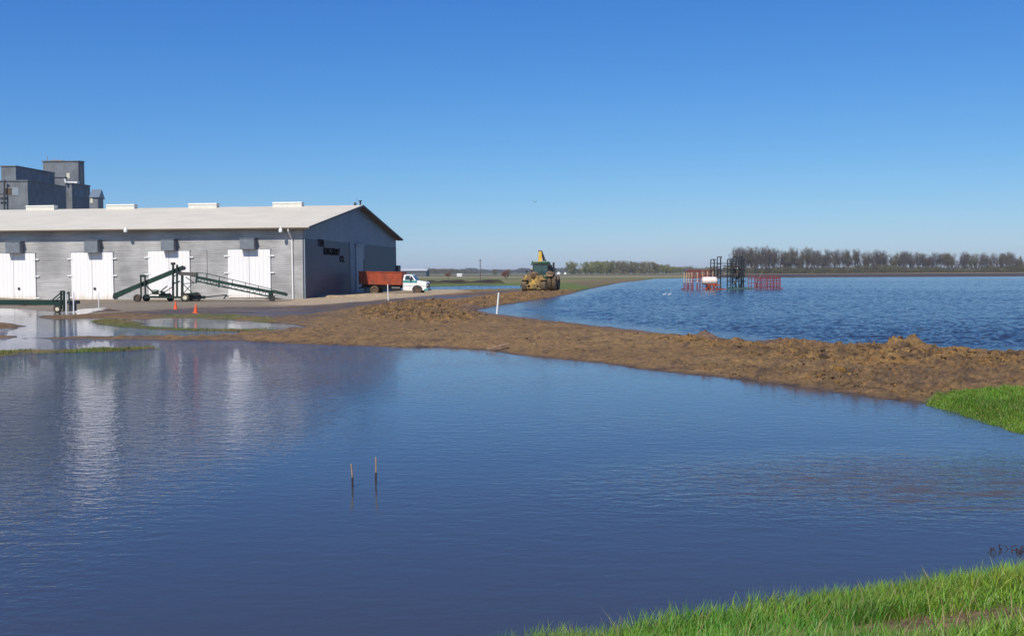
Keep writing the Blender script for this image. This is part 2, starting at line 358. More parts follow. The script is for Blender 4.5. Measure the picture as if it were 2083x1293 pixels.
# ------------------------------------------------------------------ terrain, one sheet cut into named pieces
def make_ground():
    ys = [-80, -50, -30, -18, -10, -5, -2, 0, 1.5, 3.0]
    y = 3.0
    while y < 12: y *= 1.008; ys.append(y)
    while y < 75: y *= 1.0034; ys.append(y)
    while y < 130: y *= 1.0047; ys.append(y)
    while y < 320: y *= 1.012; ys.append(y)
    while y < 1500: y *= 1.04; ys.append(y)
    while y < 9500: y *= 1.25; ys.append(y)
    ys = np.array(ys)
    us = np.concatenate([[-9,-6,-4,-3,-2.2,-1.7,-1.3,-1.05,-.9,-.8,-.74], np.linspace(-.70, -.02, 480), np.linspace(-.018, .70, 520), [.74,.8,.9,1.05,1.3,1.7,2.2,3,4,6,9]])
    Yg, Ug = np.meshgrid(ys, us, indexing='ij')
    Xg = Ug * np.maximum(Yg + 3.0, 6.0)
    nr, nc = Xg.shape
    X = np.clip(Xg.ravel(), -12000, 12000); Y = Yg.ravel()
    near = (Y < 420)
    # shoreline warp
    wn = fbm(X * .9, Y * .9, 3, 5) * .22 + fbm(X * .15, Y * .15, 2, 9) * .25 + fbm(X * 3.2, Y * 3.2, 3, 13) * .16 * (Y > 14)
    sl = sdpoly(LAKE, X, Y); sp = sdpoly(PONDL, X, Y); sf = sdpoly(FLOOD, X, Y); sg = sdpoly(LAGOON, X, Y)
    dw = np.minimum(np.minimum(sl, sp), np.minimum(sf, sg))
    for b in BARS: dw = np.maximum(dw, -sdpoly(b, X, Y))
    isbank = (Y < 14) & (sp > 0) & (X < 30) & (Y < 11 + X * .4)
    d = dw + np.where(isbank, wn * .5, np.where((X < -12) & (Y > 25) & (Y < 110), wn * 1.3, wn))
    leftness = 1 - sst(-16, -8, X) * 1.0
    leftness = np.where(Y > 105, 0, leftness)
    A = .26 * (1 - leftness) + .055 * leftness
    tau = np.where(sl < 6, .7, 1.5)
    beach = sst(34, 26, X) * 0 + (1 - sst(0, 6, np.abs(X - 3))) * (Y > 45) * (Y < 75)
    tau = np.where((X < 9) & (sl < 8), 3.0, tau)
    Z = np.where(d > 0, A * (1 - np.exp(-np.maximum(d, 0) / tau)), -.45 * (1 - np.exp(np.minimum(d, 0) / 1.6)))
    # shed platform: rises to the far right of the yard
    r1 = sst(.8, -1.0, sdpoly(ROUGH1, X, Y)); r2 = sst(.5, -1.0, sdpoly(ROUGH2, X, Y)); r3 = sst(1.0, -1.2, sdpoly(ROUGH3, X, Y)); r4 = sst(1.5, -1.5, sdpoly(ROUGH4, X, Y))
    grv = sst(1, -1.5, sdpoly(GRAVEL, X, Y)); rd = sst(.4, -.4, sdpoly(ROAD, X, Y) + wn * 2.0); yd = sst(.5, -.5, sdpoly(YARD, X, Y) + wn)
    land = sst(0, .8, d) * near
    n1 = fbm(X * 1.3, Y * 1.3, 5, 21, .6); n2 = fbm(X * 4.5, Y * 4.5, 4, 33, .6); n3 = 1 - np.abs(fbm(X * 2.2, Y * 2.2, 4, 47, .55))
    big = fbm(X * .45, Y * .45, 3, 61)
    rough = np.clip(r1 + r2 + r3 + .6 * r4, 0, 1)
    paved = np.clip(yd + rd + grv, 0, 1)
    isb = np.where(isbank, 1.0, 0.0)
    Z = Z + land * (1 - paved) * (1 - isb) * (.05 * n1 + .045 * n2 + .03 * big)
    Z = Z + land * (r1 * (.06 + .20 * n1 + .15 * n2) + r2 * (.06 + .18 * n1 + .12 * n2) + r3 * (-.07 + .14 * n1 + .10 * n2 + .08 * big) + r4 * (.02 + .12 * n1 + .12 * n2))
    # wheel ruts running along the berm
    across = dw
    rut = np.sin(across * 2.9) * sst(1.0, 2.5, across) * (1 - sst(7, 9, across))
    Z = Z + land * (1 - paved) * (1 - isb) * (X > 2) * (Y < 60) * .045 * rut
    # clods
    cl = np.clip(fbm(X * 4.2, Y * 3.2, 3, 77) - .24, 0, .3)
    Z = Z + land * (1 - paved) * (1 - isb) * cl * (.17 + .22 * rough)
    for (px, py, hh, rr) in ((1857, 700, .46, .28), (1845, 706, .22, .5), (1430, 674, .22, .45), (1620, 692, .12, .5), (1960, 712, .12, .6), (1500, 690, .08, .7)):
        p = W(px, py, .3); q = np.exp(-(((X - p.x) / rr) ** 2 + ((Y - p.y) / (rr * 1.6)) ** 2))
        Z = Z + hh * q * (1 + .5 * n2)
    # gravel apron and yard
    Z = Z + grv * (.07 + .04 * big)
    # local shed frame for slight rise along the gable
    # soil mound beyond the lagoon
    a, b = MOUND; t = (X - a.x) / (b.x - a.x); yy = a.y + (b.y - a.y) * t
    md = np.exp(-((Y - yy) / 2.4) ** 2) * sst(-.04, .03, t) * (1 - sst(.95, 1.04, t))
    Z = Z + md * (.75 + .45 * fbm(X * .35, Y * .35, 3, 88))
    # bank under the camera
    bz = np.clip(np.maximum(d, 0) * .30, 0, 1.05) + .03 * n1
    Z = np.where(isbank, np.where(d > 0, bz, Z), Z)
    Z = np.where((Y < 3.0) & (X > -200), np.where(np.minimum(sp, 99) > 0, np.minimum(1.05, np.maximum(sp, 0) * .3), Z), Z)
    # shallow mud bars to the right in the pond
    mp = W(2000, 968, 0); q = np.exp(-(((X - mp.x) / 2.4) ** 2 + ((Y - mp.y) / .75) ** 2))
    Z = Z + q * (.325 + .05 * n1 + .12 * fbm(X * 1.3, Y * 6, 4, 177)) * (d < 0)
    # far land: gentle
    Z = np.where(Y > 420, .25 + .0 * X, Z)
    Z = np.where((Y > 3000), .25, Z)
    # ---------------- colours (surface material of each zone)
    col = np.zeros((len(X), 3)); 
    def setc(c, wgt):
        nonlocal col
        col = col * (1 - wgt[:, None]) + np.array(c)[None, :] * wgt[:, None]
    one = np.ones(len(X))
    v1 = fbm(X * .8, Y * .8, 4, 101); v2 = fbm(X * .12, Y * .3, 4, 111); v3 = fbm(X * .02, Y * .05, 4, 131)
    setc((.22, .130, .050), one)
    setc((.275, .168, .068), np.clip(.5 + v2 * 1.4, 0, 1) * .6)
    setc((.29, .155, .040), rough * np.clip(.25 + v1 * 1.6, 0, 1) * .75)
    setc((.085, .052, .032), rough * np.clip(-.15 - v1 * 2.0, 0, 1) * .8)
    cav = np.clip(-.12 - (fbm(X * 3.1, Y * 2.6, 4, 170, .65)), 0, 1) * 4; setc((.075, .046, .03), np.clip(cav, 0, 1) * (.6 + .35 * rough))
    dk = r4 * np.clip(.5 + v1, 0, 1) * .7; setc((.10, .068, .048), dk)
    bch = sst(2.6, .6, np.where(sl > 0, sl, 9)) * (X < 11) * (Y < 76); setc((.155, .10, .078), bch * .9)
    # left mud bars darker/wetter
    setc((.14, .095, .058), (X < -9) * (Y > 40) * (Y < 75) * np.clip(.4 + v1, 0, 1))
    setc((.27, .225, .16), yd * (.7 + .3 * np.clip(.5 + v2 * 2, 0, 1)))
    setc((.44, .33, .20), grv)
    setc((.10, .078, .062), rd * np.clip(.8 + v1 * .8, 0, 1))
    # far fields
    far = sst(128, 150, Y) * (1 - md)
    leftland = far * (sl > 0)
    setc((.115, .15, .03), leftland * sst(128, 150, Y))
    setc((.20, .17, .07), leftland * sst(205, 240, Y + v3 * 30))
    setc((.13, .15, .045), leftland * sst(270, 330, Y + v3 * 60) * .8)
    setc((.26, .21, .11), leftland * sst(420, 470, Y + v3 * 60))
    setc((.075, .058, .042), leftland * sst(600, 640, Y))
    setc((.17, .16, .08), leftland * sst(760, 800, Y))
    setc((.10, .13, .07), leftland * sst(1100, 1400, Y))
    farR = sst(0, .03, X / Y - .165 + .02 * v3) * (sl > 0) * sst(300, 330, Y)
    setc((.060, .043, .036), farR * one)
    setc((.27, .22, .13), farR * sst(735, 765, Y))
    setc((.12, .12, .07), farR * sst(1000, 1100, Y))
    setc((.036, .023, .016), np.clip(md * 4, 0, 1))
    # soil strip along far left berm: brown
    bermf = (X > 12) * (sl > 0) * (1 - sst(9, 16, sl)) * (Y > 95) * (Y < 330)
    setc((.17, .115, .06), bermf * np.clip(.75 + v1, 0, 1))
    # bank soil
    setc((.27, .168, .078), isb); 
    # green film below grass patches
    for k, g in GRASSP.items():
        s = sdpoly(g, X, Y); setc((.07, .14, .025), sst(.3, -.1, s) * (.8 if k in ('g4',) else .4 * np.clip(.5 + v1 * 2, 0, 1)))
    # wet rim
    wet = sst(.35, 0, d) * near
    col *= (1 - .45 * wet)[:, None]
    rgh = np.clip(.95 - .45 * wet - .3 * rd * (fbm(X * .2, Y * .35, 3, 141) > -.05) - .1 * grv * 0, .12, 1)
    rgh = np.where(rd > .5, np.where(fbm(X * .12, Y * .25, 3, 151) > .3, .4, rgh), rgh)
    V = np.stack([X, Y, Z], 1)
    idx = np.arange(nr * nc).reshape(nr, nc)
    quads = np.stack([idx[:-1, :-1], idx[:-1, 1:], idx[1:, 1:], idx[1:, :-1]], -1).reshape(-1, 4)
    # zone of each face
    zone = np.zeros(len(X), int)
    zone[(sl < 0) | (sp < 0) | (sf < 0) | (sg < 0)] = 4
    zone[(Y > 128) & (zone != 4)] = 3
    zone[(bermf > .5)] = 0
    zone[(yd > .5) | (grv > .5)] = 1
    zone[(rd > .5)] = 2
    zone[isbank | (Y < 3)] = 5
    fz = zone[quads[:, 0]]
    mt, t, bs = newmat('soil')
    ac = N(t, 'ShaderNodeAttribute'); ac.attribute_name = 'col'
    ar = N(t, 'ShaderNodeAttribute'); ar.attribute_name = 'rgh'
    tc = N(t, 'ShaderNodeTexCoord')
    ns = N(t, 'ShaderNodeTexNoise'); ns.inputs['Scale'].default_value = 9; ns.inputs['Detail'].default_value = 7; ns.inputs['Roughness'].default_value = .7
    n2_ = N(t, 'ShaderNodeTexNoise'); n2_.inputs['Scale'].default_value = 1.7; n2_.inputs['Detail'].default_value = 6; n2_.inputs['Roughness'].default_value = .65
    for q_ in (ns, n2_): t.links.new(tc.outputs['Object'], q_.inputs['Vector'])
    mr = N(t, 'ShaderNodeMapRange'); mr.inputs['From Min'].default_value = .34; mr.inputs['From Max'].default_value = .6; mr.inputs['To Min'].default_value = .55; mr.inputs['To Max'].default_value = 1.22
    t.links.new(ns.outputs['Fac'], mr.inputs['Value'])
    mr2 = N(t, 'ShaderNodeMapRange'); mr2.inputs['From Min'].default_value = .3; mr2.inputs['From Max'].default_value = .7; mr2.inputs['To Min'].default_value = .72; mr2.inputs['To Max'].default_value = 1.25
    t.links.new(n2_.outputs['Fac'], mr2.inputs['Value'])
    mm = N(t, 'ShaderNodeMath', operation='MULTIPLY'); t.links.new(mr.outputs[0], mm.inputs[0]); t.links.new(mr2.outputs[0], mm.inputs[1])
    vs = N(t, 'ShaderNodeVectorMath', operation='SCALE'); t.links.new(ac.outputs['Color'], vs.inputs[0]); t.links.new(mm.outputs[0], vs.inputs['Scale'])
    t.links.new(vs.outputs[0], bs.inputs['Base Color']); t.links.new(ar.outputs['Fac'], bs.inputs['Roughness'])
    bs.inputs['Specular IOR Level'].default_value = .4
    bp = N(t, 'ShaderNodeBump'); bp.inputs['Strength'].default_value = 1; bp.inputs['Distance'].default_value = .09
    t.links.new(ns.outputs['Fac'], bp.inputs['Height'])
    ml = N(t, 'ShaderNodeMath', operation='SMOOTH_MIN') if False else None
    t.links.new(bp.outputs[0], bs.inputs['Normal'])
    M['soil'] = mt
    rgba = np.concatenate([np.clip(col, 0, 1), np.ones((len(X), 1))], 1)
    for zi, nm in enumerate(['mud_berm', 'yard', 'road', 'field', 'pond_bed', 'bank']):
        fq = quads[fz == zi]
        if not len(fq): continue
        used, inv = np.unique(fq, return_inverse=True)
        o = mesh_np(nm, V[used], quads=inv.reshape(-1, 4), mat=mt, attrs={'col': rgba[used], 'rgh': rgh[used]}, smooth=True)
        tag(o, kind='structure')
    # interpolator for heights
    def height(x, y):
        i = np.clip(np.searchsorted(ys, y) - 1, 0, nr - 2)
        u = x / np.maximum(y + 3.0, 6.0); j = np.clip(np.searchsorted(us, u) - 1, 0, nc - 2)
        ty = np.clip((y - ys[i]) / (ys[i + 1] - ys[i]), 0, 1); tx = np.clip((u - us[j]) / (us[j + 1] - us[j]), 0, 1)
        Zg = Z.reshape(nr, nc)
        return (Zg[i, j] * (1 - tx) + Zg[i, j + 1] * tx) * (1 - ty) + (Zg[i + 1, j] * (1 - tx) + Zg[i + 1, j + 1] * tx) * ty
    return height
height = make_ground()
# clods of wet clay thrown up along the berm (nobody could count them)
def clods():
    rg_ = np.random.default_rng(12)
    t_ = (1 + 5 ** .5) / 2
    base = np.array([(-1,t_,0),(1,t_,0),(-1,-t_,0),(1,-t_,0),(0,-1,t_),(0,1,t_),(0,-1,-t_),(0,1,-t_),(t_,0,-1),(t_,0,1),(-t_,0,-1),(-t_,0,1)]) / 1.9
    tri = np.array([(0,11,5),(0,5,1),(0,1,7),(0,7,10),(0,10,11),(1,5,9),(5,11,4),(11,10,2),(10,7,6),(7,1,8),(3,9,4),(3,4,2),(3,2,6),(3,6,8),(3,8,9),(4,9,5),(2,4,11),(6,2,10),(8,6,7),(9,8,1)])
    n = 420000; x = rg_.uniform(-14, 34, n); y = rg_.uniform(19, 130, n); 
    k = (x > -.32 * y - 2) & (x < .62 * y); x, y = x[k], y[k]
    rr = np.zeros(len(x))
    for P_, g_ in ((ROUGH1, 1), (ROUGH2, .7), (ROUGH3, 1.0), (ROUGH4, .9)): rr = np.maximum(rr, sst(.6, -.6, sdpoly(P_, x, y)) * g_)
    sl = sdpoly(LAKE, x, y); sp_ = sdpoly(PONDL, x, y); dd = np.minimum(sl, sp_)
    pv_ = np.minimum(sdpoly(YARD, x, y), np.minimum(sdpoly(ROAD, x, y), sdpoly(GRAVEL, x, y)))
    cl_ = np.clip(.5 + 1.6 * fbm(x * .5, y * .5, 3, 401), 0.05, 1)
    dens = (.10 + .90 * rr) * cl_ * (dd > .15) * (dd < 22) * (pv_ > .3) * (sdpoly(GRASSP['g4'], x, y) > .1)
    k = rg_.random(len(x)) < dens * .75; x, y, rr = x[k], y[k], rr[k]; n = len(x)
    s_ = np.minimum(rg_.lognormal(-3.95, .55, n), .12) * (.75 + .6 * rr)
    V = base[None] * (1 + rg_.uniform(-.38, .38, (n, 12, 1))) * s_[:, None, None] * np.stack([rg_.uniform(.8, 1.6, n), rg_.uniform(.8, 1.4, n), rg_.uniform(.5, 1.0, n)], 1)[:, None, :]
    a = rg_.uniform(0, 6.28, n); ca, sa = np.cos(a)[:, None], np.sin(a)[:, None]
    V = np.stack([V[..., 0] * ca - V[..., 1] * sa + x[:, None], V[..., 0] * sa + V[..., 1] * ca + y[:, None], V[..., 2] + (height(x, y) + s_ * .15)[:, None]], -1)
    T = (np.arange(n) * 12)[:, None, None] + tri[None]
    c0 = np.array([.215, .128, .055]) * rg_.uniform(.25, 1.15, (n, 1)); o_ = rg_.random(n) < .3 * rr; c0[o_] = np.array([.28, .15, .04]) * rg_.uniform(.7, 1.15, (o_.sum(), 1))
    col = np.repeat(np.concatenate([c0, np.ones((n, 1))], 1), 12, axis=0)
    o = mesh_np('mud_clods', V.reshape(-1, 3), tris=T.reshape(-1, 3), mat=M['soil'], attrs={'col': col, 'rgh': np.full(n * 12, .9)})
    tag(o, 'loose clods of brown and orange clay thrown up along the berm', 'mud clods', kind='stuff'); print('clods', n)
clods()
def gz(x, y): return float(height(np.array([x]), np.array([y]))[0])

# ------------------------------------------------------------------ water
def water_mat(name, base, layers, rough=.04, calm=None):
    """layers: list of (scale xyz, noise scale, detail, height)"""
    mt, t, b = newmat(name)
    b.inputs['Base Color'].default_value = (*base, 1); b.inputs['Roughness'].default_value = rough; b.inputs['IOR'].default_value = 1.33
    tc = N(t, 'ShaderNodeTexCoord'); total = None
    for (sc, rot, ns_, det, hh) in layers:
        mp = N(t, 'ShaderNodeMapping'); mp.inputs['Scale'].default_value = sc; mp.inputs['Rotation'].default_value = (0, 0, R(rot))
        t.links.new(tc.outputs['Object'], mp.inputs[0])
        n = N(t, 'ShaderNodeTexNoise'); n.inputs['Scale'].default_value = ns_; n.inputs['Detail'].default_value = det; n.inputs['Roughness'].default_value = .55
        n.inputs['Distortion'].default_value = .4
        t.links.new(mp.outputs[0], n.inputs['Vector'])
        m_ = N(t, 'ShaderNodeMath', operation='MULTIPLY'); m_.inputs[1].default_value = hh; t.links.new(n.outputs['Fac'], m_.inputs[0])
        if total is None: total = m_.outputs[0]
        else:
            a = N(t, 'ShaderNodeMath', operation='ADD'); t.links.new(total, a.inputs[0]); t.links.new(m_.outputs[0], a.inputs[1]); total = a.outputs[0]
    bp = N(t, 'ShaderNodeBump'); bp.inputs['Strength'].default_value = 1; bp.inputs['Distance'].default_value = 1
    if calm:
        # ripple height follows the place on the pond (wind patches, sheltered shallows)
        sx = N(t, 'ShaderNodeSeparateXYZ'); t.links.new(tc.outputs['Object'], sx.inputs[0])
        mr = N(t, 'ShaderNodeMapRange'); mr.inputs['From Min'].default_value = calm[0]; mr.inputs['From Max'].default_value = calm[1]
        mr.inputs['To Min'].default_value = 1.0; mr.inputs['To Max'].default_value = calm[2]; t.links.new(sx.outputs[1], mr.inputs['Value'])
        mrx = N(t, 'ShaderNodeMapRange'); mrx.inputs['From Min'].default_value = -10; mrx.inputs['From Max'].default_value = -3
        mrx.inputs['To Min'].default_value = 3.0; mrx.inputs['To Max'].default_value = calm[3]; t.links.new(sx.outputs[0], mrx.inputs['Value'])
        wn = N(t, 'ShaderNodeTexNoise'); wn.inputs['Scale'].default_value = .16; wn.inputs['Detail'].default_value = 3; t.links.new(tc.outputs['Object'], wn.inputs['Vector'])
        wr = N(t, 'ShaderNodeMapRange'); wr.inputs['From Min'].default_value = .35; wr.inputs['From Max'].default_value = .65; wr.inputs['To Min'].default_value = .7; wr.inputs['To Max'].default_value = 1.25
        t.links.new(wn.outputs['Fac'], wr.inputs['Value'])
        k = N(t, 'ShaderNodeMath', operation='MULTIPLY'); t.links.new(mr.outputs[0], k.inputs[0]); t.links.new(mrx.outputs[0], k.inputs[1])
        k2 = N(t, 'ShaderNodeMath', operation='MULTIPLY'); t.links.new(k.outputs[0], k2.inputs[0]); t.links.new(wr.outputs[0], k2.inputs[1])
        nr_ = N(t, 'ShaderNodeMapRange'); nr_.inputs['From Min'].default_value = 8; nr_.inputs['From Max'].default_value = 17; nr_.inputs['To Min'].default_value = .6; nr_.inputs['To Max'].default_value = 1.0; t.links.new(sx.outputs[1], nr_.inputs['Value'])
        kk = N(t, 'ShaderNodeMath', operation='MULTIPLY'); t.links.new(k2.outputs[0], kk.inputs[0]); t.links.new(nr_.outputs[0], kk.inputs[1])
        # disturbed, silty shallow on the right
        mp_ = W(1960, 985, 0)
        vd = N(t, 'ShaderNodeMapping'); vd.inputs['Location'].default_value = (-mp_.x / 5.5, -mp_.y / 2.6, 0); vd.inputs['Scale'].default_value = (1 / 5.5, 1 / 2.6, 1)
        t.links.new(tc.outputs['Object'], vd.inputs[0])
        ln = N(t, 'ShaderNodeVectorMath', operation='LENGTH'); t.links.new(vd.outputs[0], ln.inputs[0])
        dr_ = N(t, 'ShaderNodeMapRange'); dr_.interpolation_type = 'SMOOTHSTEP'; dr_.inputs['From Min'].default_value = .1; dr_.inputs['From Max'].default_value = 1.15; dr_.inputs['To Min'].default_value = 1.0; dr_.inputs['To Max'].default_value = 0; t.links.new(ln.outputs['Value'], dr_.inputs['Value'])
        ka = N(t, 'ShaderNodeMath', operation='MULTIPLY_ADD'); ka.inputs[1].default_value = .75; t.links.new(dr_.outputs[0], ka.inputs[0]); t.links.new(kk.outputs[0], ka.inputs[2])
        k2 = ka
        sm = N(t, 'ShaderNodeMapping'); sm.inputs['Scale'].default_value = (.9, 3.4, 1); t.links.new(tc.outputs['Object'], sm.inputs[0])
        sn_ = N(t, 'ShaderNodeTexNoise'); sn_.inputs['Scale'].default_value = 1.1; sn_.inputs['Detail'].default_value = 6; sn_.inputs['Roughness'].default_value = .65; t.links.new(sm.outputs[0], sn_.inputs['Vector'])
        sa_ = N(t, 'ShaderNodeMath', operation='MULTIPLY_ADD'); sa_.inputs[1].default_value = .30; t.links.new(dr_.outputs[0], sa_.inputs[0]); t.links.new(sn_.outputs['Fac'], sa_.inputs[2])
        sr_ = N(t, 'ShaderNodeMapRange'); sr_.inputs['From Min'].default_value = .74; sr_.inputs['From Max'].default_value = .90; t.links.new(sa_.outputs[0], sr_.inputs['Value'])
        mc_ = N(t, 'ShaderNodeMix', data_type='RGBA'); mc_.inputs['A'].default_value = (*base, 1); mc_.inputs['B'].default_value = (.085, .060, .045, 1); t.links.new(sr_.outputs[0], mc_.inputs['Factor']); t.links.new(mc_.outputs['Result'], b.inputs['Base Color'])
        rr_ = N(t, 'ShaderNodeMapRange'); rr_.inputs['To Min'].default_value = rough; rr_.inputs['To Max'].default_value = .35; t.links.new(sr_.outputs[0], rr_.inputs['Value']); t.links.new(rr_.outputs[0], b.inputs['Roughness'])
        ir_ = N(t, 'ShaderNodeMapRange'); ir_.inputs['To Min'].default_value = 1.33; ir_.inputs['To Max'].default_value = 1.15; t.links.new(sr_.outputs[0], ir_.inputs['Value']); t.links.new(ir_.outputs[0], b.inputs['IOR'])
        k3 = N(t, 'ShaderNodeMath', operation='MULTIPLY'); t.links.new(k2.outputs[0], k3.inputs[0]); t.links.new(total, k3.inputs[1]); total = k3.outputs[0]
    t.links.new(total, bp.inputs['Height']); t.links.new(bp.outputs[0], b.inputs['Normal'])
    return mt
def sheet(name, pts, mat, z=0.0):
    o = MB().add([(x, y, z) for x, y in pts], [tuple(range(len(pts)))]).build(name, mat)
    tag(o, kind='structure')
    return o
M['lake'] = water_mat('lake_water', (.024, .028, .038), [((1, 1.5, 1), -15, 4.5, 2, .032)], rough=.12)
M['pond'] = water_mat('pond_water', (.044, .050, .066), [((1, 2.4, 1), 8, 2.2, 3, .030), ((1, 2.0, 1), -14, 6.0, 3, .013), ((1.2, 1.0, 1), 30, 9.0, 2, .0085)], rough=.03, calm=(28, 50, .15, .22))
mid = [W(960, 627, 0), W(1040, 652, 0), W(1200, 680, 0), W(1400, 705, 0), W(1650, 735, 0), W(1900, 760, 0), W(2083, 775, 0), W(2700, 820, 0), W(3300, 850, 0)]
def make_waves(name, region, y0, y1, us, reach, ka=1.0):
    ys = [y0]
    while ys[-1] < y1: ys.append(ys[-1] * 1.0030)
    ys = np.array(ys)
    Yg, Ug = np.meshgrid(ys, us, indexing='ij'); Xg = Ug * Yg; nr, nc = Xg.shape
    X = Xg.ravel(); Y = Yg.ravel(); s = sdpoly(region, X, Y)
    amp = sst(.2, -5, s) * ka; gust = .75 + .5 * fbm(X * .03, Y * .05, 3, 301)
    c, sn = math.cos(.25), math.sin(.25); U = X * c + Y * sn; V_ = -X * sn + Y * c
    h = .068 * fbm(U * 1.05, V_ * 2.1, 3, 311) + .026 * (1 - 2 * np.abs(fbm(U * 2.1, V_ * 4.2, 2, 321))) + .03 * fbm(U * 4, V_ * 6, 2, 331)
    Z = h * amp * gust - .02
    idx = np.arange(nr * nc).reshape(nr, nc)
    q = np.stack([idx[:-1, :-1], idx[:-1, 1:], idx[1:, 1:], idx[1:, :-1]], -1).reshape(-1, 4)
    q = q[(s[q] < reach).all(1)]
    used, inv = np.unique(q, return_inverse=True)
    o = mesh_np(name, np.stack([X, Y, Z], 1)[used], quads=inv.reshape(-1, 4), mat=M['lake'], smooth=True); tag(o, kind='structure')
make_waves('lake_water', LAKE, 22.0, 430, np.concatenate([np.linspace(-.06, .62, 620), np.linspace(.63, 1.3, 60)]), 1.6)
make_waves('lagoon_water', LAGOON, 130.0, 225, np.linspace(-.2, .06, 220), 2.5, 1.1)
sheet('pond_water', [(p.x - .01, p.y - .02) for p in mid[::-1]] + poly([(900, 640), (640, 652), (300, 640), (240, 622), (0, 617), (-800, 605)]) + [(-160, 20), (-130, -3), (-40, 0), (-14, 2.0), (-6, 2.8), (-3, 4.2), (-1.2, 5.2), (0, 5.8), (4, 6.4), (12, 8.4), (26, 12)], 'pond')

# ------------------------------------------------------------------ grass
def grass_mat(name):
    mt, t, b = newmat(name)
    a = N(t, 'ShaderNodeAttribute'); a.attribute_name = 'col'
    t.links.new(a.outputs['Color'], b.inputs['Base Color']); b.inputs['Roughness'].default_value = .45; b.inputs['Specular IOR Level'].default_value = .35
    tr = N(t, 'ShaderNodeBsdfTranslucent'); t.links.new(a.outputs['Color'], tr.inputs['Color'])
    mx = N(t, 'ShaderNodeMixShader'); mx.inputs[0].default_value = .3
    t.links.new(b.outputs[0], mx.inputs[1]); t.links.new(tr.outputs[0], mx.inputs[2])
    t.links.new(mx.outputs[0], t.nodes['Material Output'].inputs['Surface'])
    return mt
M['grass'] = grass_mat('grass_blades')
def blades(name, x, y, z, h, wd, rng, bend=.5, dry=.04, base=(.150, .315, .030), lean=(0.0, 0.0)):
    n = len(x); a = rng.uniform(0, 2 * np.pi, n); fa = a + rng.normal(0, .5, n) + np.pi / 2
    bx = np.cos(fa) * bend * rng.uniform(.2, 1.3, n) * h + lean[0] * h; by = np.sin(fa) * bend * rng.uniform(.2, 1.3, n) * h + lean[1] * h
    dx = np.cos(a) * wd / 2; dy = np.sin(a) * wd / 2
    V = np.zeros((n, 7, 3)); tt = [0, .35, .7, 1.0]; wf = [1, .9, .6, 0]
    for i in range(4):
        t = tt[i]; cx = x + bx * t ** 2; cy = y + by * t ** 2; cz = z + h * (t - .18 * t ** 2 * bend)
        if i < 3:
            V[:, 2 * i] = np.stack([cx - dx * wf[i], cy - dy * wf[i], cz], 1); V[:, 2 * i + 1] = np.stack([cx + dx * wf[i], cy + dy * wf[i], cz], 1)
        else: V[:, 6] = np.stack([cx, cy, cz], 1)
    b = (np.arange(n) * 7)[:, None]
    quads = np.concatenate([b + np.array([[0, 1, 3, 2]]), b + np.array([[2, 3, 5, 4]])]); tris = b + np.array([[4, 5, 6]])
    c = np.array(base)[None, :] * rng.uniform(.6, 1.35, (n, 1)); c[:, 0] *= rng.uniform(.7, 1.5, n); pt = fbm(x * 1.3, y * 1.3, 3, 505)[:, None]; c *= 1 + .5 * pt; c[:, 0] *= 1 + .4 * fbm(x * .7, y * .7, 2, 515)
    dr = rng.random(n) < dry; c[dr] = np.array([.36, .29, .12]) * rng.uniform(.6, 1.1, (dr.sum(), 1))
    colv = np.repeat(np.concatenate([c, np.ones((n, 1))], 1), 7, axis=0)
    return mesh_np(name, V.reshape(-1, 3), quads=quads, tris=tris, mat=M['grass'], attrs={'col': colv})
def scatter(poly_, n, rng, jitter=0, margin=0.0):
    P = np.array(poly_); lo = P.min(0) - margin; hi = P.max(0) + margin
    x = rng.uniform(lo[0], hi[0], n); y = rng.uniform(lo[1], hi[1], n)
    s = sdpoly(poly_, x, y); k = s < margin
    return x[k], y[k], s[k]
rng = np.random.default_rng(3)
# foreground bank
x = rng.uniform(-3.5, 11, 430000); y = rng.uniform(4.3, 12.0, 430000)
s = sdpoly(PONDL, x, y)
patch = fbm(x * 1.1, y * 1.1, 3, 201)
wp = W(1990, 1290, .5)
bare = np.exp(-(((x - wp.x) / 1.5) ** 2 + ((y - wp.y + .1) / .5) ** 2))
dens = np.clip(.8 + patch * .6, .2, 1) * (1 - .93 * np.clip(bare * 1.9 + patch * .9 * (bare > .15), 0, 1))
k = (s > -.10) & (s < 3.6) & (rng.random(len(x)) < dens) & ((y < 7 + x * .5 + 2) | (s > -.1)) & (y < 4.9 + .62 * np.maximum(x, 0) + 2.2)
x, y, s = x[k], y[k], s[k]
h = rng.uniform(.09, .22, len(x)) * np.clip(1.0 + .7 * fbm(x * 1.6, y * 1.6, 3, 207), .45, 1.6) * (1 - .45 * np.clip(np.exp(-(((x - wp.x) / 1.8) ** 2 + ((y - wp.y) / .9) ** 2)), 0, 1))
o = blades('bank_grass', x, y, height(x, y) - .01, h, rng.uniform(.004, .0095, len(x)), rng, bend=.6, lean=(.12, 0))
tag(o, 'long bright green grass on the bank nearest the camera', 'grass', kind='stuff')
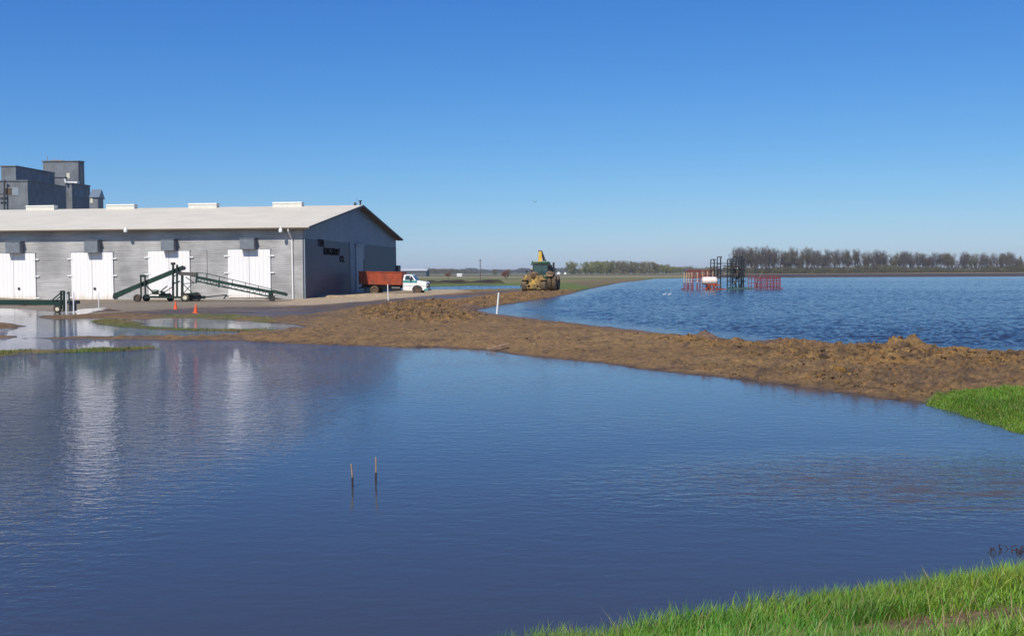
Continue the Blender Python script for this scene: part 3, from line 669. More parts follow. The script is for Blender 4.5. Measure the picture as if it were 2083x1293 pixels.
# old straw lying and standing between the fresh blades
x = rng.uniform(-2, 11, 7000); y = rng.uniform(4.3, 12, 7000); s = sdpoly(PONDL, x, y); k = (s > 0) & (s < 3.6); x, y = x[k], y[k]
o = blades('dry_straw', x, y, height(x, y), rng.uniform(.05, .22, len(x)), rng.uniform(.003, .007, len(x)), rng, bend=1.6, dry=1.0)
tag(o, 'pale dry straw lying on the soil between the bank grass', 'straw', kind='stuff')
x, y, s = scatter(GRASSP['g4'], 260000, rng)
k = (x < 24) & (y < 34); x, y, s = x[k], y[k], s[k]
h = rng.uniform(.05, .17, len(x)) * np.clip(-s / .6, .35, 1) * np.clip(1 + .6 * fbm(x * .8, y * .8, 3, 211), .4, 1.5)
o = blades('shore_grass', x, y, np.maximum(height(x, y), -.05) - .01, h, rng.uniform(.006, .013, len(x)), rng, bend=.45, dry=.08)
tag(o, 'bright green grass patch where the mud berm meets the pond at right', 'grass', kind='stuff')
for key, nm, lab, n_, hm in (('g1', 'flooded_grass', 'short green grass tongue between the puddles before the shed', 70000, .13), ('g2', 'flooded_grass', 'low green grass strip on the mud just behind the puddle by the cones', 70000, .10), ('g3', 'flooded_grass', 'thin flooded strip of green grass along the far left edge of the pond', 90000, .15)):
    x, y, s = scatter(GRASSP[key], n_, rng, margin=.1)
    dn = fbm(x * .5, y * .5, 3, 221); k = rng.random(len(x)) < np.clip(.6 + 2.2 * dn, 0.0, 1) * (.75 if key != 'g3' else .34); x, y = x[k], y[k]
    o = blades(nm, x, y, np.maximum(height(x, y), -.03) - .01, rng.uniform(.2, .75, len(x)) * hm, rng.uniform(.008, .022, len(x)), rng, bend=.4, dry=.15, base=(.16, .22, .045))
    tag(o, lab, 'grass', kind='stuff')
# ================================================================== THE STORAGE SHED
shed = Th('storage_shed', (shed_c.x, shed_c.y, 0), 'long low grey metal storage shed with pale roof and white doors along the yard', 'shed', rz=SH_ROT, local=True)
_ca, _sa = math.cos(-SH_ROT), math.sin(-SH_ROT)
def loc_ray(px, py):
    d = ray(px, py); p = CAM - Vector((shed_c.x, shed_c.y, 0))
    rot = Matrix.Rotation(-SH_ROT, 3, 'Z'); return rot @ p, rot @ d
def onwall(px, py, yy=0.0):
    p, d = loc_ray(px, py); t = (yy - p.y) / d.y; q = p + d * t; return q.x, q.z
def ongable(px, py, xx=0.0):
    p, d = loc_ray(px, py); t = (xx - p.x) / d.x; q = p + d * t; return q.y, q.z
LEN = 78.0; WID = ongable(806, 560)[0]
_, EAVE = onwall(618, 461, -.9); 
RID = EAVE + (ongable(735, 416, .8)[1] - EAVE)
half = WID / 2; OH = .9; RK = .75
SPL = onwall(600, 485)[1]           # boundary between upper siding and lower sheets on the gable
SL = (RID - EAVE) / (half + OH)     # roof slope
TH = .12
wtop = EAVE + SL * OH - TH - .02
# long front wall in corrugated sheet, other walls
MB().box(-LEN, -.002, 0, .2, -.5, wtop).build('wall', 'siding', shed)
MB().box(-LEN, -.002, WID - .2, WID, -.5, wtop).build('wall', 'siding', shed)
MB().box(-LEN, -LEN + .2, .2, WID - .2, -.5, wtop).build('wall', 'siding', shed)
gtop = RID - TH - .02
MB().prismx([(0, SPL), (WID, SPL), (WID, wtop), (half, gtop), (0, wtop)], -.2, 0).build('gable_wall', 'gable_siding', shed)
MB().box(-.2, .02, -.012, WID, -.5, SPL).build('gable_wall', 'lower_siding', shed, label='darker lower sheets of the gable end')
MB().box(-.06, .03, -.03, .05, -.4, wtop).build('corner_trim', 'trim', shed)
# roof: two slabs
def slab(y0, z0, y1, z1):
    return [(y0, z0), (y1, z1), (y1, z1 - TH), (y0, z0 - TH)]
rf = MB().prismx([(-OH, EAVE), (half, RID), (half, RID - TH), (-OH, EAVE - TH)], -LEN - RK, RK)
rf.prismx([(half + .001, RID), (WID + OH, EAVE), (WID + OH, EAVE - TH), (half + .001, RID - TH)], -LEN - RK, RK)
roof = rf.build('roof', 'roof', shed)
MB().box(-LEN, RK - .02, -OH - .04, -OH + .02, EAVE - TH - .07, EAVE - .06).build('gutter', 'soffit', shed)
for a, b in (((-OH, EAVE), (half, RID)), ((half, RID), (WID + OH, EAVE))):
    MB().prismx([(a[0], a[1] + .02), (b[0], b[1] + .02), (b[0], b[1] - TH - .06), (a[0], a[1] - TH - .06)], RK + .002, RK + .06).build('fascia', 'fascia', shed)
# soffit under the eave and along the rakes
MB().prismx([(-OH + .03, EAVE - TH - .01), (-.01, EAVE - TH - .01 + SL * OH * .0), (-.01, EAVE - TH - .05), (-OH + .03, EAVE - TH - .05)], -LEN, RK - .05).build('soffit', 'soffit', shed)
sf = MB()
for a, b in (((.1, wtop), (half, gtop)), ((half, gtop), (WID + .8, EAVE - TH - .02))):
    sf.prismx([(a[0], a[1]), (b[0], b[1]), (b[0], b[1] - .03), (a[0], a[1] - .03)], .022, RK - .01)
sf.build('soffit', 'soffit', shed)
# ridge vents on the near slope, close to the ridge
for (a, b) in ((55, 112), (218, 275), (385, 442), (556, 615)):
    yv = half - .6; x0, _ = onwall(a, 420, yv); x1, _ = onwall(b, 415, yv); zb = EAVE + SL * (yv + OH) - .05
    v = MB().box(x0, x1, yv - .25, yv + .55, zb, zb + .42).build('ridge_vent', 'vent_white', shed, parent=roof)
    MB().prismx([(yv - .42, zb + .45), (yv - .30, zb + .66), (yv + .62, zb + .66), (yv + .72, zb + .45)], x0 - .12, x1 + .12).build('vent_cap', 'vent_white', shed, parent=v, bevel=.03) if False else MB().prismx([(yv - .32, zb + .425), (yv - .26, zb + .58), (yv + .58, zb + .58), (yv + .64, zb + .425)], x0 - .03, x1 + .03).build('ridge_vent_cap', 'vent_white', shed, parent=roof, bevel=.03)
# small stack on the ridge end
st = MB(); st.cyl((.4, half, RID), (.4, half, RID + .45), .10); st.cyl((.4, half, RID + .45), (.4, half, RID + .55), .2); st.bar((.0, half, RID + .0), (0, half, RID + .95), .025); st.box(-.35, -.1, half - .1, half + .1, RID - .02, RID + .3)
st.build('roof_stack', 'dark', shed, parent=roof)
# big double doors
doors = [((-17, 516), (72, 611), 40), ((145, 514), (230, 610), 194), ((302, 511), (386, 607), None), ((464, 508), (550, 603), None)]
for i, (a, b, hx) in enumerate(doors):
    x0, z1 = onwall(a[0], a[1]); x1, z1b = onwall(b[0], a[1]); z0 = onwall(b[0], b[1])[1]
    z0 = min(z0, .25) - .05
    xm = (x0 + x1) / 2
    dr = None
    for (l0, l1) in ((x0, xm - .02), (xm + .02, x1)):
        dr = MB().box(l0, l1, -.09, -.002, z0, z1).build('door', 'door_white', shed, bevel=.01)
        side = l0 if l0 == x0 else l1; sg = -1 if l0 == x0 else 1
        for zz in (z1 - .62, z0 + (z1 - z0) * .52, z0 + .3):
            h_ = MB().box(min(side - sg * .2, side + sg * .4), max(side - sg * .2, side + sg * .4), -.125, -.092, zz - .065, zz + .065)
            h_.cyl((side + sg * .03, -.15, zz - .11), (side + sg * .03, -.15, zz + .11), .035, n=8)
            h_.build('hinge', 'white', shed, parent=dr)
    if hx:
        hxx, hz = onwall(hx, 587)
        MB().cyl((hxx, -.15, hz), (hxx, -.092, hz), .14, n=14).build('door_handle', 'dark', shed, parent=dr)
    MB().box(x0 - .08, x1 + .1, -.07, -.003, z1 + .01, z1 + .09).build('door_header', 'trim', shed)
    MB().box(x1 + .01, x1 + .045, -.06, -.003, z0, z1).build('door_jamb', 'boxgrey', shed)
# fan boxes over the doors
for (a, b, t, bt) in ((12, 42, 492, 515), (172, 200, 489, 514), (328, 355, 487, 510), (488, 518, 485, 507)):
    x0, zt = onwall(a, t, -.6); x1, zb = onwall(b, bt, -.6)
    fb = MB().box(x0, x1, -.75, -.006, zb, zt).build('fan_box', 'boxgrey', shed, bevel=.03)
    MB().box(x0 - .04, x1 + .1, -.80, -.006, zt + .004, zt + .05).build('fan_lid', 'boxgrey', shed, parent=fb)
# lamps under the eave
for px, arm in ((257, .6), (572, .55)):
    x0, z0 = onwall(px, 470, -.8)
    lm = MB(); lm.lathe((x0, -.95, z0 - .12), (0, 0, 1), [(0, .17), (.10, .19), (.30, .17), (.42, .07), (.5, .05)], n=14); 
    lp = lm.build('wall_lamp', 'white', shed, smooth=True)
    MB().bar((x0, -.95, z0 + .38), (x0, -.95, EAVE - TH - .02), .05).build('lamp_bracket', 'dark', shed, parent=lp)
# downpipe
x0, zt = onwall(592, 465); x1, _ = onwall(598, 600)
dp = MB(); dp.cyl((x0, -.86, EAVE - TH - .06), (x0, -.8, EAVE - TH - .3), .085, n=10); dp.cyl((x0, -.8, EAVE - TH - .3), (x0 + .12, -.12, EAVE - TH - 1.1), .08, n=10); dp.cyl((x0 + .12, -.12, EAVE - TH - 1.1), (x0 + .14, -.12, .05), .08, n=10)
dp.build('downpipe', 'white', shed, smooth=True)
# seam in the wall where a door was closed up
xs, zs = onwall(421, 509); MB().box(xs - .02, xs + .02, -.012, -.001, 1.5, zs).build('wall_seam', 'dark', shed)
xs0, _ = onwall(395, 509); MB().box(xs0, xs, -.012, -.001, zs, zs + .04).build('wall_seam', 'trim', shed)
# gable side: tall pale door in a pale frame with lap boards
y0, zt = ongable(711, 491); y1, _ = ongable(740, 494); y2, _ = ongable(722, 500)
MB().box(.024, .06, y0, y1, -.3, zt).build('gable_door_frame', 'gable_siding', shed, label='paler boards framing the gable door')
_, z2 = ongable(730, 500)
MB().box(.064, .14, y2, y1 - .9, -.3, z2).build('gable_door', 'trim', shed)
MB().box(.142, .26, y2 - .3, y1 - .5, z2 + .01, z2 + .18).build('gable_door_rail', 'trim', shed)
MB().box(.022, .10, y1 - .35, y1 - .05, -.3, 4.2).build('gable_door_jamb', 'dark', shed)
# fan housing on the far corner
MB().box(-.2, .25, WID + .01, WID + 1.6, .2, 3.6).build('fan_housing', 'dark', shed)
# lettering, three lines stepping down
def lettering(txt, px0, py0, px1, py1):
    ya, za = ongable(px0, py0); yb, _ = ongable(px1, py0); _, zb = ongable(px0, py1)
    cu = bpy.data.curves.new('lettering', 'FONT'); cu.body = txt; cu.extrude = .03; cu.offset = .004; cu.size = 1.0; cu.space_character = 1.25
    to = bpy.data.objects.new('tmp_text', cu); C.objects.link(to)
    dg = bpy.context.evaluated_depsgraph_get(); me = bpy.data.meshes.new_from_object(to.evaluated_get(dg)); bpy.data.objects.remove(to)
    xs_ = [v.co.x for v in me.vertices]; ys_ = [v.co.y for v in me.vertices]
    sx_ = (yb - ya) / (max(xs_) - min(xs_)); sy_ = (za - zb) / (max(ys_) - min(ys_)); mx_, my_ = min(xs_), min(ys_)
    for v in me.vertices:
        c = v.co.copy(); v.co = (.055 + c.z, ya + (c.x - mx_) * sx_, zb + (c.y - my_) * sy_)
    me.materials.append(M['letter'])
    o = bpy.data.objects.new('lettering', me); C.objects.link(o); o.parent = shed.o
    return o
lettering('THE', 646, 486.5, 658.5, 501)
lettering('KINGSBURY', 658, 503.5, 690, 518)
lettering('CO.', 690.5, 520, 699.5, 533)

# ================================================================== GRAIN ELEVATOR
EY = 300.0
def eb(px0, px1, top, depth, th, name='tower', mat='elev_light', y_off=0, base=None, drop=0.0):
    """block whose lit face spans px0..px1 (in the photo) and whose right side runs back `depth` metres; drop lowers the far end"""
    a = WD(px0, top, EY + y_off); b = WD(px1, top, EY + y_off); z = a.z
    k = .24    # the blocks run back to the right
    vs = [(a.x, a.y, 0), (b.x, b.y, 0), (b.x + k * depth, b.y + depth, 0), (a.x + k * depth, a.y + depth, 0),
          (a.x, a.y, z), (b.x, b.y, z), (b.x + k * depth, b.y + depth, z - drop), (a.x + k * depth, a.y + depth, z - drop)]
    return MB().add(vs, [(0,3,2,1),(4,5,6,7),(0,1,5,4),(1,2,6,5),(2,3,7,6),(3,0,4,7)]).build(name, mat, th)
e0 = WD(80, 560, EY)
elev = Th('grain_elevator', (e0.x, e0.y, 0), 'tall dark grey grain elevator of stepped boxy towers behind the long shed', 'grain elevator')
E = EY
def ebx(L0, L1, Rr, top, topR, y0, bot=470, mat='elev_light', name='tower'):
    """lit front px L0..L1, shaded side ends at px Rr; far end depth solved so its top sits at topR"""
    a = WD(L0, top, y0); b = WD(L1, top, y0); z = a.z
    # depth where height z projects to topR at px Rr
    d = ray(Rr, topR); t = (z - CAM_H) / d.z; c = CAM + d * t
    a2 = Vector((a.x + (c.x - b.x), c.y, z)) 
    vs = [(a.x, a.y, 0), (b.x, b.y, 0), (c.x, c.y, 0), (a2.x, a2.y, 0), (a.x, a.y, z), (b.x, b.y, z), (c.x, c.y, z), (a2.x, a2.y, z)]
    o = MB().add(vs, [(0,3,2,1),(4,5,6,7),(0,1,5,4),(1,2,6,5),(2,3,7,6),(3,0,4,7)]).build(name, mat, elev)
    # thin coping
    cz = MB(); e_ = .25
    cz.add([(a.x-e_, a.y-e_, z+.01), (b.x+e_, b.y-e_, z+.01), (c.x+e_, c.y, z+.01), (a2.x-e_, a2.y, z+.01), (a.x-e_, a.y-e_, z+.3), (b.x+e_, b.y-e_, z+.3), (c.x+e_, c.y, z+.3), (a2.x-e_, a2.y, z+.3)],
           [(0,3,2,1),(4,5,6,7),(0,1,5,4),(1,2,6,5),(2,3,7,6),(3,0,4,7)])
    cz.build('coping', 'elev_light', elev, parent=o)
    return o, a, b, c, z
o1, a1, b1, c1, z1_ = ebx(2, 32, 111, 339, 353, 300)
o2, a2_, b2, c2, z2_ = ebx(-60, 56, 134, 369, 381, 290)
o3, a3, b3, c3, z3 = ebx(87, 159, 171, 329, 330, 336)
o4, a4, b4, c4, z4 = ebx(134, 146, 183, 374, 379, 318)
o5, a5, b5, c5, z5 = ebx(111, 132, 136, 361, 363, 326)
def epane(px0, px1, py0, py1, yy, nm='window', mat='elev_pane', parent=None):
    p = WD(px0, py0, yy); q = WD(px1, py1, yy)
    return MB().box(p.x, q.x, yy - .08, yy - .005, q.z, p.z).build(nm, mat, elev, parent=parent)
epane(135.5, 142, 352, 363, 336, parent=o3)
w1_ = epane(9.5, 38, 381, 397, 290, parent=o2, mat='trim', nm='window'); 
p = WD(11, 382.5, 289.9); q = WD(24, 395.5, 289.9)
MB().box(p.x, q.x, 289.80, 289.9, q.z, p.z).build('window', 'rim_brown', elev, parent=o2)
# side windows on dark face of the head block
dv = (c4 - b4)
for f0, f1, mt in ((.12, .26, 'elev_roof'), (.36, .66, 'elev_roof'), (.76, .88, 'elev_roof')):
    p0 = b4 + dv * f0; p1 = b4 + dv * f1; nrm = Vector((dv.y, -dv.x, 0)).normalized() * .06
    zt = z4 - 1.5; zb = z4 - (3.6 if f0 != .36 else 3.9)
    MB().add([(p0 + nrm)[:2] + (zb,), (p1 + nrm)[:2] + (zb,), (p1 + nrm)[:2] + (zt,), (p0 + nrm)[:2] + (zt,), (p0 + nrm*.1)[:2] + (zb,), (p1 + nrm*.1)[:2] + (zb,), (p1 + nrm*.1)[:2] + (zt,), (p0 + nrm*.1)[:2] + (zt,)], [(0,1,2,3),(4,7,6,5),(0,4,5,1),(1,5,6,2),(2,6,7,3),(3,7,4,0)]).build('window', mt, elev, parent=o4)
# white roof piece, spout, and conveyor leg outside the left block
p = WD(134, 371, 320); q = WD(157, 375, 320); MB().box(p.x, q.x, 320, 322, z4 + .05 + .3, z4 + .9).build('roof_deck', 'elev_white', elev)
p = WD(132, 364, 317); q = WD(134, 372, 317); MB().cyl(p, q, .3).build('spout', 'elev_white', elev)
p = WD(9, 366, 289); q = WD(9, 430, 289); r_ = WD(13, 371, 289)
lg = MB().bar(p, q, .35); lg.bar(p, r_, .3); p = WD(-5, 395, 289); q = WD(9, 395, 289); lg.bar(p, q, .3); lg.bar(WD(-5, 404, 289), WD(9, 404, 289), .3)
lg.build('bucket_leg', 'dark', elev)
# roof clutter of the tall tower
p = WD(112, 327, 338); ct = MB().box(p.x - 1.6, p.x + 2.5, 338, 341, z3 + .31, z3 + .75); ct.bar((p.x - 3, 339, z3 + .3), (p.x - 3, 339, z3 + 2.2), .15); ct.build('roof_hatch', 'wood', elev, parent=o3)
# gabled annex tower
p = WD(183, 400, 275); q = WD(199, 400, 275); r_ = WD(210, 400, 275); zt = WD(205, 385, 278).z
dz = p.z
g = Th('annex_tower', (q.x, q.y, 0), 'small gable-roofed grey tower just right of the grain elevator', 'tower')
wdt = r_.x - q.x; dp_ = 12
A_ = Vector((p.x - .2, p.y, 0)); B_ = Vector((q.x, q.y, 0)); C_ = WD(210, 400, 282); C_.z = 0; 
D_ = A_ + (C_ - B_)
MB().add([A_, B_, C_, D_, A_ + Vector((0,0,dz)), B_ + Vector((0,0,dz)), C_ + Vector((0,0,dz)), D_ + Vector((0,0,dz))], [(0,3,2,1),(4,5,6,7),(0,1,5,4),(1,2,6,5),(2,3,7,6),(3,0,4,7)]).build('wall', 'elev_light', g)
mB = (B_ + C_) / 2; mA = (A_ + D_) / 2; zp = zt - 0
ext = (B_ - A_).normalized() * .4; sd2 = (C_ - B_).normalized() * .4
rr = MB(); zv = Vector((0, 0, 1))
rr.add([A_ - sd2 + zv * (dz - .2), B_ + ext - sd2 + zv * (dz - .2), mB + ext + zv * zp, mA + zv * zp, C_ + ext + sd2 + zv * (dz - .2), D_ + sd2 + zv * (dz - .2)], [(0,1,2,3),(3,2,4,5),(0,3,5),(1,4,2),(0,5,4,1)])
rr.build('roof', 'elev_roof', g)
p = WD(183.5, 402, 275); q = WD(189, 413, 275); MB().box(p.x, q.x, 274.9, 274.995, q.z, p.z).build('window', 'elev_pane', g)
# ================================================================== wheels
def wheel(th, c, r, wd, rim='rim_cream', tyre='tyre', axis=(0, 1, 0), rr=.5, lugs=0):
    c = Vector(c); ax = Vector(axis)
    t_ = MB(); b = wd / 2
    t_.lathe(c, ax, [(-b * .5, r * rr), (-b * .8, r * rr * 1.02), (-b, r * .72), (-b * .85, r * .93), (-b * .5, r), (b * .5, r), (b * .85, r * .93), (b, r * .72), (b * .8, r * rr * 1.02), (b * .5, r * rr)], n=28)
    if lugs:
        side = ax; 
        for k in range(lugs):
            for sg in (-1, 1):
                a0 = 2 * math.pi * (k + (0 if sg < 0 else .5)) / lugs; a1 = a0 + 2 * math.pi / lugs * 1.1
                e1 = ax.orthogonal().normalized(); e2 = ax.cross(e1)
                p0 = c + (e1 * math.cos(a0) + e2 * math.sin(a0)) * (r + .02) + side * sg * .02
                p1 = c + (e1 * math.cos(a1) + e2 * math.sin(a1)) * (r + .0) + side * sg * b * .95
                t_.bar(p0, p1, .07, .09, up=(p0 - c).normalized())
    to = t_.build('wheel', tyre, th, smooth=not lugs)
    m_ = MB().lathe(c, ax, [(-b * .62, r * rr * .99), (-b * .55, r * rr * .8), (-b * .3, r * .22), (-b * .55, r * .18), (-b * .6, .02), (b * .6, .02), (b * .3, r * .22), (b * .6, r * rr * .99)], n=20)
    m_.build('rim', rim, th, parent=to, smooth=True)
    return to

# ================================================================== CONVEYORS in the yard
YC = 94.6
def Z3(x, y, dy=0.0): return WD(220 + x / 5.2075, 500 + y / 5.2075, YC + dy)
b0 = Z3(560, 585); g0 = gz(b0.x, YC)
pil = Th('belt_piler', (b0.x, YC, g0), 'dark green belt conveyor rising left to right on a wheeled frame before the white doors', 'conveyor')
t = MB()
for dy in (-.45, .45):
    t.bar(Z3(60, 530, dy), Z3(800, 228, dy), .08, .42)
t.bar(Z3(70, 552, 0), Z3(700, 262, 0), .9, .06)
t.build('trough', 'green_steel', pil)
MB().bar(Z3(62, 528, 0), Z3(800, 224, 0), .8, .05).build('belt', 'belt', pil)
MB().cyl(Z3(800, 236, -.5), Z3(800, 236, .5), .2).build('pulley', 'dark', pil); MB().cyl(Z3(68, 540, -.5), Z3(68, 540, .5), .17).build('pulley', 'dark', pil)
fr = MB()
for dy in (-.7, .7):
    fr.bar(Z3(345, 312, dy), Z3(350, 560, dy), .12); fr.bar(Z3(390, 312, dy), Z3(395, 560, dy), .12); fr.bar(Z3(338, 318, dy), Z3(398, 318, dy), .14, .2)
    fr.bar(Z3(395, 410, dy), Z3(490, 510, dy), .10); fr.bar(Z3(395, 540, dy), Z3(780, 545, dy), .16, .2)
    fr.bar(Z3(545, 490, dy), Z3(665, 395, dy), .09); fr.bar(Z3(580, 500, dy), Z3(690, 430, dy), .07)
    fr.bar(Z3(430, 520, dy), Z3(540, 470, dy), .07)
fr.bar(Z3(345, 318, -.7), Z3(345, 318, .7), .12); fr.bar(Z3(395, 540, -.7), Z3(395, 540, .7), .12)
fr.build('frame', 'dark_green', pil)
tw = MB()
for dy in (-.6, .6):
    tw.bar(Z3(688, 185, dy), Z3(688, 565, dy), .16); tw.bar(Z3(730, 205, dy), Z3(730, 550, dy), .16)
    tw.bar(Z3(688, 330, dy), Z3(730, 300, dy), .08); tw.bar(Z3(688, 400, dy), Z3(760, 375, dy), .12)
tw.bar(Z3(688, 190, -.6), Z3(688, 190, .6), .16); tw.bar(Z3(730, 205, -.6), Z3(730, 205, .6), .14)
tw.build('mast', 'dark_green', pil)
MB().box(Z3(675, 0).x, Z3(708, 0).x, YC - .5, YC + .1, Z3(0, 205).z, Z3(0, 178).z).build('motor', 'rim_brown', pil, bevel=.05)
MB().box(Z3(656, 0).x, Z3(702, 0).x, YC - .95, YC - .75, Z3(0, 432).z, Z3(0, 368).z).build('control_box', 'white', pil)
mt_ = MB(); mt_.cyl(Z3(470, 490, -.2), Z3(530, 490, -.2), .22); mt_.box(Z3(540, 0).x, Z3(640, 0).x, YC - .4, YC + .4, Z3(0, 545).z, Z3(0, 505).z); mt_.cyl(Z3(560, 495, -.5), Z3(600, 495, -.5), .14)
mt_.build('engine', 'green_steel', pil, bevel=.02)
for (zx, zy, dy, r, rim) in ((310, 552, -1.0, .36, 'rim_brown'), (405, 550, 1.0, .34, 'dark'), (660, 552, 1.0, .32, 'dark')):
    p = Z3(zx, zy, dy); p.z = max(gz(p.x, p.y), 0) + r - .02; wheel(pil, p, r, .26, rim)
b1 = Z3(1000, 585); 
cv = Th('belt_conveyor', (b1.x, YC, gz(b1.x, YC)), 'long green truss conveyor sloping down to the right, its foot near the shed corner', 'conveyor')
t = MB()
for dy in (-.5, .5):
    t.bar(Z3(935, 330, dy), Z3(1740, 495, dy), .09, .24); t.bar(Z3(1740, 480, dy), Z3(1885, 512, dy), .09, .28)
    t.bar(Z3(930, 372, dy), Z3(1700, 535, dy), .10, .13)
    t.bar(Z3(945, 290, dy), Z3(930, 395, dy), .14)
    n_ = 12
    for k in range(n_):
        f0 = k / n_; f1 = (k + .5) / n_; f2 = (k + 1) / n_
        U = lambda f, o_=0: Z3(940 + 790 * f, 333 + 162 * f, dy); L_ = lambda f: Z3(935 + 765 * f, 373 + 162 * f, dy)
        t.bar(U(f0), L_(f1), .05); t.bar(L_(f1), U(f2), .05)
t.build('truss', 'green_steel', cv)
rl = MB()
for dy in (-.55, .55):
    rl.bar(Z3(930, 283, dy), Z3(1040, 292, dy), .06); rl.bar(Z3(1040, 292, dy), Z3(1730, 458, dy), .06)
    for f in (0, .2, .4, .6, .8, 1):
        rl.bar(Z3(1040 + 690 * f, 292 + 166 * f, dy), Z3(1040 + 690 * f, 345 + 152 * f, dy), .05)
rl.build('rail', 'dark_green', cv)
MB().bar(Z3(760, 292, 0), Z3(1885, 506, 0), .85, .05).build('belt', 'belt', cv)
for hp in (MB().cyl(Z3(765, 290, -.55), Z3(765, 290, .55), .2), MB().cyl(Z3(1885, 515, -.5), Z3(1885, 515, .5), .16)): hp.build('pulley', 'dark', cv)
for dy in (-.5, .5): MB().bar(Z3(755, 292, dy), Z3(945, 300, dy), .10, .32).build('head_plate', 'belt', cv)
lg = MB()
for dy in (-.8, .8):
    lg.bar(Z3(785, 310, dy), Z3(785, 525, dy), .2); lg.bar(Z3(795, 400, dy), Z3(905, 395, dy), .07); lg.bar(Z3(820, 330, dy), Z3(915, 395, dy), .07)
    lg.bar(Z3(800, 500, dy), Z3(880, 410, dy), .06); lg.bar(Z3(800, 410, dy), Z3(890, 500, dy), .06); lg.bar(Z3(770, 510, dy), Z3(960, 505, dy), .16)
lg.bar(Z3(785, 400, -.8), Z3(785, 400, .8), .12); lg.bar(Z3(785, 512, -.8), Z3(785, 512, .8), .14)
tb_ = MB(); tb_.bar(Z3(1010, 545, -.2), Z3(1260, 518, -.2), .12, .1); tb_.bar(Z3(1010, 528, -.2), Z3(1010, 560, -.2), .3, .3); tb_.bar(Z3(1225, 560, -.2), Z3(1255, 515, -.2), .1); tb_.build('tow_bar', 'dark_green', cv)
# lg.bar(Z3(1010, 528, -.2), Z3(1010, 560, -.2), .3, .3); lg.bar(Z3(1225, 560, -.2), Z3(1255, 515, -.2), .1)
lg.build('support_frame', 'dark_green', cv)
for dy in (-.48, .48): MB().bar(Z3(1170, 360, dy), Z3(1175, 440, dy), .12).build('drop_bracket', 'dark_green', cv)
lg = MB(); lg.bar(Z3(1728, 520, -.45), Z3(1728, 520, .45), .2)
lg.bar(Z3(1725, 470, -.4), Z3(1715, 560, -.4), .28, .3); lg.bar(Z3(1735, 470, .4), Z3(1725, 560, .4), .28, .3)
lg.build('foot_frame', 'dark_green', cv)
for (zx, zy, dy, r, rim) in ((815, 550, -1.1, .40, 'rim_cream'), (885, 545, 1.0, .36, 'dark'), (935, 535, -.4, .44, 'dark'), (1735, 540, -.7, .27, 'dark')):
    p = Z3(zx, zy, dy); p.z = max(gz(p.x, p.y), 0) + r - .02; wheel(cv, p, r, .28, rim)
# small heap of spilled beets and dirt at its foot
def heap(name, cx, cy, rx, ry, h, mat, lab, seed):
    n1_ = 26; n2_ = 9; vs = []; rg = random.Random(seed); z0 = gz(cx, cy)
    for i in range(n2_ + 1):
        f = i / n2_
        for k in range(n1_):
            a = 2 * math.pi * k / n1_; j = 1 + rg.uniform(-.16, .16)
            vs.append((cx + math.cos(a) * rx * f * j, cy + math.sin(a) * ry * f * j, z0 + h * (1 - f) ** 1.2 * rg.uniform(.75, 1.25) - .04 * f))
    fs = [(i * n1_ + k, i * n1_ + (k + 1) % n1_, (i + 1) * n1_ + (k + 1) % n1_, (i + 1) * n1_ + k) for i in range(n2_) for k in range(n1_)]
    o = MB().add(vs, fs).build(name, mat); me = o.data
    tag(o, lab, 'dirt heap'); return o
M['dark_dirt'] = plain('dark_dirt', (.085, .05, .032), .95, var=.4, scale=4, bump=.05)
p = W(560, 608, .05); heap('dirt_heap', p.x, p.y, 1.25, 1.4, .22, 'dark_dirt', 'small dark dirt heap under the foot of the long green conveyor', 1)
p = W(222, 633, .0); heap('dirt_heap', p.x, p.y, 1.2, 1.6, .13, 'dark_dirt', 'low dark dirt heap by the white post in front of the second door', 2)
p = W(62, 621, .05); heap('dirt_heap', p.x, p.y, 1.3, 2.0, .16, 'mud_load', 'low brown dirt heap behind the flat green conveyor at far left', 3)

YL = 71.0
def Z1(x, y, dy=0.0): return WD(x / 3.695, 310 + y / 3.695, YL + dy)
b2_ = Z1(432, 1195)
lc = Th('flat_conveyor', (b2_.x, YL, 0), 'flat green conveyor lying low at the left edge, standing in a puddle', 'conveyor')
t = MB()
for dy in (-.4, .4): t.bar(Z1(-700, 1122, dy), Z1(470, 1127, dy), .08, .34)
t.bar(Z1(-700, 1140, 0), Z1(470, 1143, 0), .8, .05)
t.build('trough', 'green_steel', lc)
MB().bar(Z1(-700, 1118, 0), Z1(500, 1122, 0), .7, .05).build('belt', 'belt', lc)
t = MB()
for dy in (-.5, .5):
    t.bar(Z1(460, 1045, dy), Z1(460, 1175, dy), .12); t.bar(Z1(482, 1042, dy), Z1(482, 1190, dy), .12); t.bar(Z1(395, 1108, dy), Z1(470, 1042, dy), .07); t.bar(Z1(420, 1112, dy), Z1(478, 1060, dy), .05)
    t.bar(Z1(455, 1042, dy), Z1(485, 1042, dy), .08); t.bar(Z1(488, 1068, dy), Z1(520, 1048, dy), .07); t.bar(Z1(518, 1046, dy), Z1(520, 1120, dy), .08)
t.bar(Z1(470, 1042, -.5), Z1(470, 1042, .5), .08)
t.build('frame', 'dark_green', lc)
MB().box(Z1(492, 0).x, Z1(560, 0).x, YL - .35, YL + .35, Z1(0, 1140).z, Z1(0, 1115).z).box(Z1(500, 0).x, Z1(535, 0).x, YL - .3, YL + .3, Z1(0, 1195).z, Z1(0, 1141).z).build('engine', 'dark', lc, bevel=.03)
for dy, rim in ((-.75, 'rim_cream'), (.75, 'dark')):
    p = Z1(432, 1170, dy); wheel(lc, (p.x, p.y, .24), .27, .2, rim)

